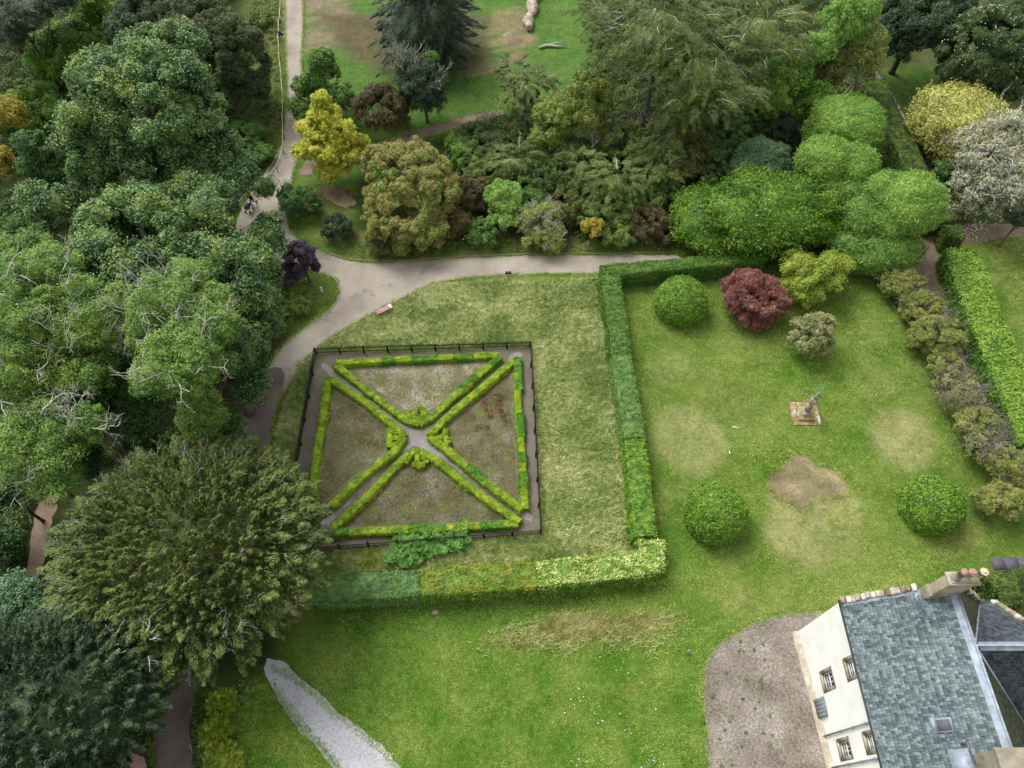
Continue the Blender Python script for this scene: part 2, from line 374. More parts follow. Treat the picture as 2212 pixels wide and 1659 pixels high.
def zone(poly, a, b, k=3, amt=1.0, nz=.0, circ=None):
    global CA, CB
    if circ is not None:
        cx, cy, r, e = circ; w = np.clip((r - np.hypot(GXm - cx, GYm - cy) + nb * .35) / e, 0, 1)
    else:
        P = np.array(GS(poly)) if isinstance(poly[0], tuple) else poly
        w = inpoly(GXm, GYm, P).astype(float)
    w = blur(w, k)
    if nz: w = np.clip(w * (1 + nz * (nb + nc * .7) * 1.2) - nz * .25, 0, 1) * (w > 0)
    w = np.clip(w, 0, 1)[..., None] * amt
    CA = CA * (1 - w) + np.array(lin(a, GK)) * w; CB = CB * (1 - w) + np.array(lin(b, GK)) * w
BIG = 3000
# woodland floor
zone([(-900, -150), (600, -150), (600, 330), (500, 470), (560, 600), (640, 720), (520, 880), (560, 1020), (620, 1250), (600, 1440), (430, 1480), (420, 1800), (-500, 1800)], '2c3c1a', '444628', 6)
zone([(540, -150), (612, -150), (606, 260), (590, 330), (520, 380), (500, 200)], '4e6c2c', '7d7c44', 5)
zone([(655, -120), (1400, -120), (1340, 60), (1200, 240), (960, 330), (760, 400), (650, 380), (655, 200)], '55803a', '6f8f42', 4)
zone([(655, -120), (770, -120), (760, 60), (700, 130), (655, 110)], '94866c', 'a3957a', 6, nz=.6)
zone([(900, 125), (1010, 90), (1080, 10), (1130, 10), (1160, 90), (1120, 150), (1000, 165), (930, 160)], '94866a', 'a89a74', 5, nz=.6)
zone([(690, 30), (1060, 30), (1050, 150), (850, 160), (760, 130)], '6a6448', '7c7252', 5)
zone([(640, 390), (760, 400), (800, 470), (760, 480), (660, 470)], '5c5038', '6a6a3c', 4, nz=.8)
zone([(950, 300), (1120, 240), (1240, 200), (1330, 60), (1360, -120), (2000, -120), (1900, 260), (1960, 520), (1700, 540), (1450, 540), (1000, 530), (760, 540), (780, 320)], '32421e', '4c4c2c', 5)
zone([(680, 500), (1480, 515), (1480, 546), (1130, 548), (850, 562), (720, 550)], '5c7c38', '8a8c58', 3)
zone([(1880, -120), (2400, -120), (2400, 500), (2050, 500), (1900, 260)], '44602c', '6c6c44', 5)
zone([(1900, 150), (2050, 140), (2060, 190), (1960, 240)], '4f7a30', '6f8a40', 4)
# long-grass meadow round the parterre
zone([(690, 745), (780, 690), (880, 640), (930, 612), (1100, 595), (1290, 592), (1320, 800), (1370, 1100), (1375, 1190), (1170, 1205), (720, 1240), (720, 1190), (1170, 1160), (1150, 740)], '6f8a40', 'a0a060', 3)
zone([(1150, 700), (1310, 700), (1365, 1170), (1175, 1180)], '7f8c48', 'b0a86c', 4)
zone([(880, 635), (1290, 598), (1290, 625), (880, 665)], '55802f', '6f9438', 3)
zone([(700, 1190), (1370, 1150), (1370, 1200), (720, 1245)], '4f7030', '7c8844', 3)
zone([(580, 950), (640, 780), (680, 760), (650, 980), (620, 1100)], '56682f', '75743f', 3)
# right lawn
def circ(px, py, r, e, a, b, **k): g = G(px, py); zone(None, a, b, 1, circ=(g[0], g[1], r, e), **k)
for (px, py, r, a_) in ((1495, 955, 3.6, .75), (1950, 948, 3.3, .95), (1755, 1118, 4.4, 1.0), (1450, 790, 2.6, .5)):
    circ(px, py, r + .5, .5, '557c26', '6f8c34', amt=.8)
    circ(px, py, r, .8, '929658', 'c0b886', amt=a_)
for (px, py, r) in ((1600, 740, 3), (1850, 720, 2.4), (1900, 830, 3), (1560, 850, 3.5), (2080, 1150, 3), (1880, 1180, 3.5), (1640, 880, 3)):
    circ(px, py, r, 2.5, '748440', '9a9a5c', amt=.55)
for (px, py, r) in ((1740, 800, 4), (1640, 1020, 2.5), (1830, 960, 3), (1400, 760, 2), (1470, 1220, 4), (1930, 650, 3)):
    circ(px, py, r, 2, '4c7822', '648a2c', amt=.7)
circ(1745, 1190, 3.0, 1, '7f8c48', 'a09a66', amt=.5)
# bottom lawn
zone([(620, 1430), (740, 1330), (1000, 1330), (1450, 1265), (1620, 1330), (1530, 1420), (1520, 1700), (880, 1700), (700, 1520)], '4f7c22', '7b9440', 6)
zone([(700, 1310), (940, 1310), (1420, 1255), (1440, 1285), (1100, 1335), (700, 1370)], '3f6620', '55782c', 4)  # shade south of the bottom hedge, put into the grass colour
for q_ in ((1150, 1375, 1.6), (1230, 1358, 1.9), (1310, 1352, 2.0), (1390, 1345, 1.8), (1450, 1340, 1.4)): circ(*q_, 1.8, '86944a', 'aaa468', amt=.35)
zone([(1340, 1480), (1440, 1470), (1440, 1550), (1350, 1560)], '85803c', 'a08c5c', 5, nz=.8)
zone([(1450, 1270), (1720, 1250), (1980, 1265), (1800, 1330), (1560, 1330)], '6f8a34', '95985a', 6)
zone([(490, 1500), (590, 1480), (680, 1600), (750, 1700), (500, 1700)], '4c8420', '7c9a34', 4)
zone([(2120, 1240), (2180, 1225), (2200, 1250), (2140, 1290)], '6e604c', '84765c', 3)
zone([(2120, 510), (2400, 500), (2400, 1000), (2215, 700)], '5e7c30', '8a8c50', 4)
m, nd, lk, b = newmat('grass_ground')
a1 = nd.new('ShaderNodeAttribute'); a1.attribute_name = 'ca'; a2 = nd.new('ShaderNodeAttribute'); a2.attribute_name = 'cb'
f = math_n(nd, lk, 'ADD', math_n(nd, lk, 'MULTIPLY', noise(nd, lk, .33, 4, rough=.6), .62), math_n(nd, lk, 'MULTIPLY', noise(nd, lk, 2.6, 5, rough=.75), .38))
mr = nd.new('ShaderNodeMapRange'); mr.inputs['From Min'].default_value = .40; mr.inputs['From Max'].default_value = .60; lk.new(f, mr.inputs['Value'])
mx = nd.new('ShaderNodeMix'); mx.data_type = 'RGBA'; lk.new(mr.outputs[0], mx.inputs['Factor']); lk.new(a1.outputs['Color'], mx.inputs['A']); lk.new(a2.outputs['Color'], mx.inputs['B'])
hv = nd.new('ShaderNodeHueSaturation'); lk.new(mx.outputs['Result'], hv.inputs['Color'])
lk.new(math_n(nd, lk, 'ADD', math_n(nd, lk, 'MULTIPLY', math_n(nd, lk, 'ADD', math_n(nd, lk, 'MULTIPLY', noise(nd, lk, 5.0, 4, rough=.9), .65), math_n(nd, lk, 'MULTIPLY', noise(nd, lk, 1.1, 3, rough=.7), .35)), 3.0), -.5), hv.inputs['Value'])
lk.new(hv.outputs[0], b.inputs['Base Color']); b.inputs['Roughness'].default_value = .95; b.inputs['Specular IOR Level'].default_value = .1
bm = nd.new('ShaderNodeBump'); bm.inputs['Strength'].default_value = .8; bm.inputs['Distance'].default_value = .06
lk.new(noise(nd, lk, 6, 4, rough=.75), bm.inputs['Height']); lk.new(bm.outputs[0], b.inputs['Normal']); M['ground'] = m
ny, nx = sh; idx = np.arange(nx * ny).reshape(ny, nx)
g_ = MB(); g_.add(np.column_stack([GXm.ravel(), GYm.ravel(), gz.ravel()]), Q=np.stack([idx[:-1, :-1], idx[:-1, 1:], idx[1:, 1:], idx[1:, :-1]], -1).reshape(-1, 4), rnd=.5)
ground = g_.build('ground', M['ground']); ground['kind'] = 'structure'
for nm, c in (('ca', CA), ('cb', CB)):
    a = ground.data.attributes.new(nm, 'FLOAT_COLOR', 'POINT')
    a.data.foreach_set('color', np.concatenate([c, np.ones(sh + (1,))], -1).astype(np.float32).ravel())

# ---- paths and gravel
sheet('path', [(612, -60), (612, 60), (617, 120), (621, 200), (614, 270), (606, 320), (588, 350), (556, 397), (535, 430), (514, 468), (506, 500), (548, 545), (640, 575), (700, 592), (728, 605), (733, 630), (722, 655), (700, 680), (650, 714), (610, 746), (582, 790), (556, 830), (532, 870), (512, 915), (480, 1050), (430, 1200), (380, 1350), (345, 1480), (335, 1560), (328, 1700),
               (424, 1700), (412, 1620), (410, 1560), (428, 1480), (470, 1350), (530, 1200), (572, 1050), (584, 945), (596, 890), (612, 850), (650, 795), (690, 748), (730, 720), (780, 690), (830, 664), (880, 640), (930, 614), (1000, 601), (1100, 593), (1200, 590), (1300, 592), (1480, 590), (1480, 549), (1300, 551), (1130, 551), (1000, 557), (900, 562), (850, 566), (780, 567), (740, 560), (700, 546), (650, 520), (622, 495), (618, 470), (622, 425), (640, 350), (660, 300), (655, 200), (652, 120), (656, 60), (655, -60)], M['path'], .012)
sheet('drive', [(560, 800), (545, 850), (512, 915), (480, 1050), (430, 1200), (380, 1350), (345, 1480), (335, 1560), (328, 1700), (424, 1700), (412, 1620), (410, 1560), (428, 1480), (470, 1350), (530, 1200), (572, 1050), (584, 945), (596, 890), (612, 850), (618, 800), (590, 790)], M['pathdark'], .016)
sheet('woodland_path', [(225, 690), (262, 700), (262, 760), (200, 900), (150, 1000), (118, 1100), (105, 1180), (78, 1260), (50, 1330), (20, 1330), (55, 1240), (75, 1120), (100, 1000), (150, 880), (215, 760)], M['earthpath'], .012)
sheet('upper_path', [(1085, 232), (1040, 240), (990, 255), (930, 270), (880, 285), (820, 305), (740, 325), (660, 345), (640, 380), (700, 372), (780, 345), (850, 320), (900, 302), (960, 285), (1010, 268), (1060, 256), (1090, 250)], M['earthpath'], .012)
sheet('side_path', [(1885, 165), (1900, 160), (1930, 210), (1965, 280), (2000, 350), (2040, 420), (2070, 480), (2140, 485), (2260, 488), (2260, 512), (2150, 512), (2110, 530), (2070, 520), (2040, 480), (1990, 400), (1945, 310)], M['earthpath'], .012, rag=.2)
sheet('hedge_path', [(1985, 500), (2030, 520), (2020, 620), (2070, 720), (2120, 830), (2190, 990), (2180, 1010), (2110, 870), (2060, 760), (1990, 640), (1960, 560)], M['earthpath'], .014, rag=.25)
sheet('gravel_drive', [(572, 1418), (606, 1428), (648, 1462), (690, 1496), (726, 1536), (776, 1568), (826, 1612), (890, 1690), (750, 1700), (700, 1630), (655, 1585), (618, 1540), (594, 1495), (572, 1455)], M['whitegravel'], .014, rag=.1)
sheet('soil_patch', [(1710, 975), (1745, 985), (1760, 1003), (1800, 1010), (1830, 1040), (1838, 1068), (1818, 1084), (1785, 1096), (1745, 1106), (1702, 1098), (1674, 1078), (1655, 1050), (1655, 1025), (1690, 1010)], M['soil'], .01, rag=.22, it=3)
for pp in ([(1085, 70), (1115, 68), (1130, 85), (1120, 100), (1095, 98)], [(1095, 125), (1125, 105), (1135, 108), (1105, 135)], [(680, 395), (735, 405), (775, 440), (745, 450), (700, 430)], [(2060, 155), (2110, 150), (2100, 185), (2050, 195)]):
    sheet('earth_patch', pp, M['soil'], .01, rag=.35)
# parterre floor and its four beds
sheet('parterre_gravel', [(683, 764), (1146, 750), (1168, 1153), (610, 1196)], M['bedgravel'], .012, it=0, rag=.06)
sheet('parterre_path', [(690, 785), (706, 785), (860, 905), (890, 925), (920, 928), (985, 875), (1095, 785), (1110, 760), (1130, 762), (1118, 785), (1000, 888), (935, 940), (960, 962), (1060, 1032), (1150, 1108), (1150, 1135), (1040, 1050), (915, 968), (890, 962), (840, 1000), (720, 1120), (700, 1150), (690, 1140), (705, 1110), (840, 980), (868, 948), (850, 915), (700, 803)], M['crossgravel'], .016, it=1, rag=.08)
sheet('parterre_bed', [(745, 792), (1070, 778), (905, 905)], M['bedpale'], .02, it=0, rag=.12)
sheet('parterre_bed', [(712, 835), (690, 1090), (862, 945)], M['bed'], .02, it=0, rag=.12)
sheet('parterre_bed', [(1100, 800), (1118, 1085), (940, 945)], M['bed'], .02, it=0, rag=.12)
sheet('parterre_bed', [(728, 1142), (1095, 1127), (900, 985)], M['bed'], .02, it=0, rag=.12)
# gravel yard, banked up towards the house wall
yb = MB(); rows = []
yl = [(1800, 1322), (1700, 1324), (1640, 1338), (1580, 1372), (1540, 1402), (1522, 1435), (1516, 1480), (1520, 1540), (1526, 1600), (1532, 1700)]
yp = np.array(GS(yl))[:, :2]
for y in np.arange(14.1, .5, -.25):
    xs = np.interp(-y, -yp[:, 1], yp[:, 0]) + rng.normal() * .08
    ztop = 1.05 * np.clip((12.3 - y) / 9, 0, 1) ** .8
    r_ = []
    for i in range(31):
        t = i / 30; x = xs + (26.0 - xs) * t if y > 12.1 else xs + (20.75 - xs) * t
        s_ = np.clip((x - 17.2) / 3.4, 0, 1); s_ = s_ * s_ * (3 - 2 * s_)
        r_.append([x, y, .012 + ztop * s_ + (.0 if i else 0)])
    rows.append(r_)
rows = np.array(rows); n1, n2 = rows.shape[:2]; ii = np.arange(n1 * n2).reshape(n1, n2)
yb.add(rows.reshape(-1, 3), Q=np.stack([ii[:-1, :-1], ii[1:, :-1], ii[1:, 1:], ii[:-1, 1:]], -1).reshape(-1, 4), rnd=.5)
tag(yb.build('gravel_yard', M['yard'], smooth=True), kind='structure')
#==SECTION foliage
# ------------------------------------------------------------------ foliage builders
def crown_ell(cx, cy, rx, ry, zc):
    c = G(cx, cy, zc); t = depth(cx, cy, zc); R = rx * t / FO; ap = ry * t / FO
    d = c - np.array([0, 0, H]); ca = abs(d[2]) / np.linalg.norm(d[1:]); sa = math.sqrt(max(1 - ca * ca, .02))
    V = math.sqrt(max(ap * ap - (R * ca) ** 2, 0)) / sa
    V = min(max(V, .55 * R), 1.25 * R, max(zc - .1, .3))
    Ry = R if V > .56 * R else max(min(ap / ca, R), .4 * R)
    return c, np.array([R, Ry, V])
def lobes(mb, c, R, lr, leaf, cov=1.0, asp=.62, sub=.34, zmin=-.7, jit=.5, m=0, fillf=.66, upb=.35, core=True, tri=False, nmul=1.0, ks=1.0):
    A = (R[0] * R[1] + R[0] * R[2] + R[1] * R[2]) / 3
    n = max(5, int(nmul * 9.5 * A / (lr * lr * 3.0)))
    D = rsph(n * 2); D = D[D[:, 2] > zmin][:n]; n = len(D)
    r1 = lr * rng.uniform(.65, 1.3, n)
    f = rng.uniform(fillf, 1.0, n)[:, None]
    C1 = c + D * (np.maximum(R - lr * .75, R * .35)) * f
    C1[:, 2] = np.maximum(C1[:, 2], r1 * .55)
    if core:
        mb.blob(C1, np.column_stack([r1 * .66, r1 * .66, r1 * .6]), 7, 4, .2, m=m)
        kc = max(6, int(cov * .55 * 12 * lr * lr * .6 / (leaf * leaf * asp * .5))); Dc = rsph(n * kc); Dc[:, 2] = np.where(Dc[:, 2] < -.3, -Dc[:, 2], Dc[:, 2])
        Pc = np.repeat(C1, kc, 0) + Dc * (np.repeat(r1, kc) * rng.uniform(.6, .95, n * kc))[:, None]; kp = Pc[:, 2] > .03
        mb.leaves(Pc[kp], unit(Dc * .6 + [0, 0, .5] + rng.normal(size=Dc.shape) * jit)[kp], rng.normal(size=(kp.sum(), 3)), leaf, leaf * asp, m=m, tri=tri)
    # sub-clumps
    ns = max(4, int(2.2 / (sub * sub) * .9)); D2 = unit(rsph(n * ns) + np.repeat(D, ns, 0) * .55 + [0, 0, upb])
    C2 = np.repeat(C1, ns, 0) + D2 * (np.repeat(r1, ns) * .84)[:, None] * [1, 1, .88]
    r2 = np.repeat(r1, ns) * sub * rng.uniform(.7, 1.3, n * ns)
    k = max(4, int(cov * 1.9 * (lr * sub) ** 2 * 2 / (leaf * leaf * asp * .5)))
    cr = rng.random(n * ns)
    D3 = unit(rsph(len(C2) * k) + np.repeat(D2, k, 0) * .8 + [0, 0, .2]); rr = np.repeat(r2, k) * rng.uniform(.55, 1.1, len(D3))
    P = np.repeat(C2, k, 0) + D3 * rr[:, None]
    N = unit(D3 * .7 + [0, 0, .5] + rng.normal(size=P.shape) * jit)
    rn = np.clip(np.repeat(cr, k) * .35 + rng.random(len(P)) * .65, 0, 1)
    keep = P[:, 2] > .03
    mb.leaves(P[keep], N[keep], rng.normal(size=(keep.sum(), 3)), leaf * rng.uniform(.7, 1.3, keep.sum()), leaf * asp, rn[keep], m=m, tri=tri)
def plumes(mb, B, D, Ln, Wd, k, ll, lw, droop=0.0, flat=.6, m=0, mt=None, tri=True, twig=None):
    k = int(k * 1.7); lw = lw * 1.35; n = len(B); Ln = np.broadcast_to(Ln, (n,)); Wd = np.broadcast_to(Wd, (n,)); D = unit(D)
    if twig is not None:
        E_ = B + D * (Ln * .85)[:, None]; E_[:, 2] -= droop * Ln * .7; mb.segs(B, E_, .03, .01, 3, m=twig)
    s = np.sqrt(rng.uniform(.01, 1, (n, k))); s = s.ravel(); Dk = np.repeat(D, k, 0); Lk = np.repeat(Ln, k); Wk = np.repeat(Wd, k)
    S = unit(np.cross(Dk, [0, 0, 1.]) + 1e-6); U = np.cross(S, Dk)
    a = rng.uniform(0, 2 * math.pi, n * k); q = np.sqrt(rng.random(n * k)); w = Wk * (1 - s) ** .65 * q
    o = S * (np.cos(a) * w)[:, None] + U * (np.sin(a) * w * flat)[:, None]
    P = np.repeat(B, k, 0) + Dk * (Lk * s)[:, None] + o; P[:, 2] -= droop * Lk * s * s
    T = unit(Dk * .8 + unit(o + 1e-6) * .6 + rng.normal(size=P.shape) * .25 - [0, 0, droop * .5])
    N = unit(U + [0, 0, .5] + rng.normal(size=P.shape) * .45)
    cr = np.repeat(rng.random(n), k) * .45 + rng.random(n * k) * .55
    P[:, 2] = np.maximum(P[:, 2], .05)
    mb.leaves(P, N, T, ll * rng.uniform(.7, 1.3, n * k), lw, cr, m=m, tri=tri)
def plume_crown(mb, c, R, n, Lr, Wr, k, ll, lw, out=.6, up=.2, droop=.1, zmin=-.45, inner=.6, flat=.6, core=.78, m=0, twig=None, cone=0.0):
    D = rsph(int(n * 2.4)); D = D[D[:, 2] > zmin][:n]; n = len(D)
    Rr = np.broadcast_to(R, (n, 3)).copy()
    if cone: Rr[:, :2] *= (1 - cone * np.clip(D[:, 2:3], -1, 1)) 
    Ln = rng.uniform(*Lr, n) * (1 - .45 * np.clip(D[:, 2], 0, 1))
    B = c + D * np.maximum(Rr - Ln[:, None] * .75, Rr * .25) * rng.uniform(inner, 1, n)[:, None]
    Hh = unit(D * [1, 1, 0] + 1e-6)
    dr = unit(D * (1 - out) + Hh * out * (1 - np.clip(D[:, 2:3], 0, 1) * .6) + [0, 0, up] + rng.normal(size=D.shape) * .15)
    if core:
        mb.blob([c - [0, 0, .14 * R[2]]], [np.array([R[0], R[1], R[2]]) * (core - .24) * (1 - .25 * cone)], 16, 10, .16, m=m)
    if core:
        cc = c - [0, 0, .1 * R[2]]; Rc = np.array([R[0], R[1], R[2]]) * (core - .08) * (1 - .25 * cone)
        nf = int(14 * (Rc[0] * Rc[1] + Rc[0] * Rc[2] + Rc[1] * Rc[2]) / 3 / (ll * lw * 3.0)); Df = rsph(nf); Df = Df[Df[:, 2] > -.4]
        Pf = cc + Df * Rc * rng.uniform(.82, 1.12, (len(Df), 1)); Pf += Df * (fn(Pf, 1.5) * .35)[:, None]; kp = Pf[:, 2] > .05
        mb.leaves(Pf[kp], unit(Df * .6 + [0, 0, .4] + rng.normal(size=Df.shape) * .5)[kp], (Df + rng.normal(size=Df.shape) * .8)[kp], ll, lw * 2.0, m=m, tri=True)
    plumes(mb, B, dr, Ln, rng.uniform(*Wr, n), k, ll, lw, droop, flat, m=m, twig=twig)
def surfleaves(mb, P, N, leaf, asp=.6, jit=.55, off=.03, m=0, rnd=None, nb=None):
    n = len(P); Q = P + N * (rng.uniform(-.3, 1, n) + fn(P, 11.0) * .7 + fn(P, 5.5) * .7)[:, None] * off * 1.3 + rng.normal(size=P.shape) * leaf * .25
    mb.leaves(Q, unit(N * .8 + [0, 0, .25] + rng.normal(size=P.shape) * jit), rng.normal(size=P.shape), leaf * rng.uniform(.7, 1.35, n), leaf * asp, rnd if rnd is not None else None, m=m)
def ball(mb, c, R, leaf=.13, n=14000, amp=.03, m=0, skirt=True, off=.07, asp=.6):
    D = rsph(int(n * 1.6)); D = D[D[:, 2] > -.75][:n]
    P = D * R; lowr = D[:, 2] < 0
    if skirt: P[lowr] = np.column_stack([unit(D[lowr][:, :2]) * R[:2] * (1 + .12 * D[lowr][:, 2:3]), D[lowr][:, 2] * c[2] * 1.25])
    P = P * (1 + fn(P + c, 1.3)[:, None] * amp) + c; P[:, 2] = np.maximum(P[:, 2], .03)
    th = np.linspace(0, math.pi * .95, 15); nu = 28
    V = []
    for t in th:
        for a in np.arange(nu) * 2 * math.pi / nu:
            d = np.array([math.sin(t) * math.cos(a), math.sin(t) * math.sin(a), math.cos(t)])
            p = d * R * .97
            if skirt and d[2] < 0: h2 = unit(d[:2]); p = np.array([h2[0] * R[0] * .96, h2[1] * R[1] * .96, d[2] * c[2] * 1.1])
            V.append(c + p * (1 + fn((p + c)[None], 1.3)[0] * amp))
    V = np.array(V); V[:, 2] = np.maximum(V[:, 2], .0)
    mb.add(V, Q=[[i * nu + a, (i + 1) * nu + a, (i + 1) * nu + (a + 1) % nu, i * nu + (a + 1) % nu] for i in range(14) for a in range(nu)], m=m, rnd=.3)
    surfleaves(mb, P, unit((P - c) / R), leaf, asp, off=off, m=m, jit=.7)
def hedge(mb, pts, w, h, leaf=.13, batter=.1, amp=.06, dens=1.25, m=0, top_m=None, bump=.05, asp=.6, off=.06, rough=1.0, h2=None):
    pts = [np.asarray(p, float)[:2] for p in pts]; sg = [(pts[i], pts[i + 1]) for i in range(len(pts) - 1)]
    Ls = [np.linalg.norm(b - a) for a, b in sg]; tot = sum(Ls)
    def frame(s):
        s = np.clip(s, 0, tot - 1e-6); acc = 0
        P = np.zeros((len(s), 2)); T = np.zeros((len(s), 2)); st = np.concatenate([[0], np.cumsum(Ls)])
        for i, (a, b) in enumerate(sg):
            k = (s >= st[i]) & (s <= st[i + 1]); d = (b - a) / Ls[i]; P[k] = a + d * (s[k] - st[i])[:, None]; T[k] = d
        # blend tangents round corners
        for i in range(1, len(sg)):
            k = np.abs(s - st[i]) < w * .5
            if k.any():
                t = ((s[k] - st[i]) / w + .5)[:, None]; d0 = (sg[i-1][1] - sg[i-1][0]) / Ls[i-1]; d1 = (sg[i][1] - sg[i][0]) / Ls[i]; T[k] = unit(d0 * (1 - t) + d1 * t)
        return P, T
    per = 2 * h + w; hw = w / 2
    def section(u):      # u in 0..per -> lateral offset, height, normal
        lo = u < h; hi = u > h + w; top = ~lo & ~hi
        y = np.where(lo, -hw - batter * (1 - u / h), np.where(hi, hw + batter * ((u - h - w) / h), u - h - hw))
        z = np.where(lo, u, np.where(hi, per - u, h)); 
        ny_ = np.where(lo, -1., np.where(hi, 1., 0.)); nz_ = np.where(top, 1., .12)
        e = .12 * min(1, h / 1.2) + .02   # rounded shoulders
        dcor = np.where(top, hw - np.abs(y), h - z); z = z - np.where(top, np.clip(e - dcor, 0, e) ** 2 / e * .5, 0)
        y = y - np.sign(y) * np.where(~top, np.clip(e - dcor, 0, e) ** 2 / e * .5, 0)
        return y, z, ny_, nz_
    def place(s, u):
        P, T = frame(s); Nn = np.stack([T[:, 1] * -1, T[:, 0]], 1)
        y, z, ny_, nz_ = section(u)
        Q = np.column_stack([P + Nn * y[:, None], z]); nn = unit(np.column_stack([Nn * ny_[:, None], nz_]))
        b = fn(Q, 1.1) * amp + fn(Q, 4.0) * bump
        Q = Q + nn * b[:, None]; Q[:, 2] = np.maximum(Q[:, 2], 0)
        return Q, nn
    # solid core
    nsx = max(3, int(tot / .35)); us = np.concatenate([np.linspace(0, h, 4), np.linspace(h + .01, h + w - .01, 5), np.linspace(h + w, per, 4)])
    S, U = np.meshgrid(np.linspace(0, tot, nsx), us, indexing='ij'); V, _ = place(S.ravel(), U.ravel()); V = V.reshape(nsx, len(us), 3)
    ii = np.arange(nsx * len(us)).reshape(nsx, len(us)); q = np.stack([ii[:-1, :-1], ii[:-1, 1:], ii[1:, 1:], ii[1:, :-1]], -1).reshape(-1, 4)
    tc = [[a[0], a[i], a[i + 1]] for a in (ii[0], ii[-1][::-1]) for i in range(1, len(us) - 1)]
    mb.add(V.reshape(-1, 3), Q=q, T=tc, rnd=.3, m=m)
    n = int(dens * tot * per / (leaf * leaf * asp * .5) * 1.1)
    s = rng.uniform(0, tot, n); u = rng.uniform(0, per, n); Q, nn = place(s, u)
    if top_m is not None:
        tp = (u > h * .9) & (u < per - h * .9)
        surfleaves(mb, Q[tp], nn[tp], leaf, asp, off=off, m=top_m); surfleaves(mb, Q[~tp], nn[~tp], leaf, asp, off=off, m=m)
    else: surfleaves(mb, Q, nn, leaf, asp, off=off, m=m)
    ne = int(dens * 2 * h * w / (leaf * leaf * asp * .5))
    if ne > 8:
        for s0, sgn in ((0., -1), (tot, 1)):
            P, T = frame(np.full(ne // 2, s0)); y = rng.uniform(-hw, hw, ne // 2); z = rng.uniform(0, h, ne // 2); Nn = np.stack([-T[:, 1], T[:, 0]], 1)
            surfleaves(mb, np.column_stack([P + Nn * y[:, None], z]), np.column_stack([T * sgn, np.zeros(ne // 2)]), leaf, asp, off=off, m=m)
def twigs(mb, P, D, Ln, r, lev=4, k=2, jit=.55, m=0, up=.05, shr=.74, bend=.25, sides=3):
    P = np.asarray(P, float).reshape(-1, 3); D = unit(np.asarray(D, float).reshape(-1, 3)); Ln = np.broadcast_to(Ln, (len(P),)).astype(float); r = np.broadcast_to(r, (len(P),)).astype(float)
    for l in range(lev):
        Mi = P + D * Ln[:, None] * .5; D2 = unit(D + rng.normal(size=D.shape) * bend + [0, 0, up]); E = Mi + D2 * Ln[:, None] * .5
        mb.segs(P, Mi, r, r * .85, sides, m=m); mb.segs(Mi, E, r * .85, r * .65, sides, m=m)
        kk = k + (1 if l == 0 else 0)
        P = np.repeat(E, kk, 0); src = rng.random(len(P)) < .35; P[src] = np.repeat(Mi, kk, 0)[src]
        D = unit(np.repeat(D2, kk, 0) + rng.normal(size=(len(P), 3)) * jit + [0, 0, up]); Ln = np.repeat(Ln, kk) * shr * rng.uniform(.6, 1.25, len(P)); r = np.repeat(r, kk) * .62
def trunk_limbs(mb, base, top, r, c, R, nl=6):
    base = np.asarray(base, float); top = np.asarray(top, float); mid = (base + top) / 2 + rng.normal(size=3) * [.15, .15, 0] * r * 3
    mb.path([base + [0, 0, -.1], base + (mid - base) * .12, mid, top], [r * 1.45, r * 1.05, r * .85, r * .35], 8)
    for i in range(nl):
        a = rng.uniform(0, 6.28); s = mid + (top - mid) * rng.uniform(-.2, .8); e = c + np.array([math.cos(a), math.sin(a), rng.uniform(-.1, .6)]) * R * rng.uniform(.4, .7)
        h = (s + e) / 2 + [0, 0, .1 * R[2]]; mb.path([s, h, e], [r * .42, r * .28, r * .08], 5)

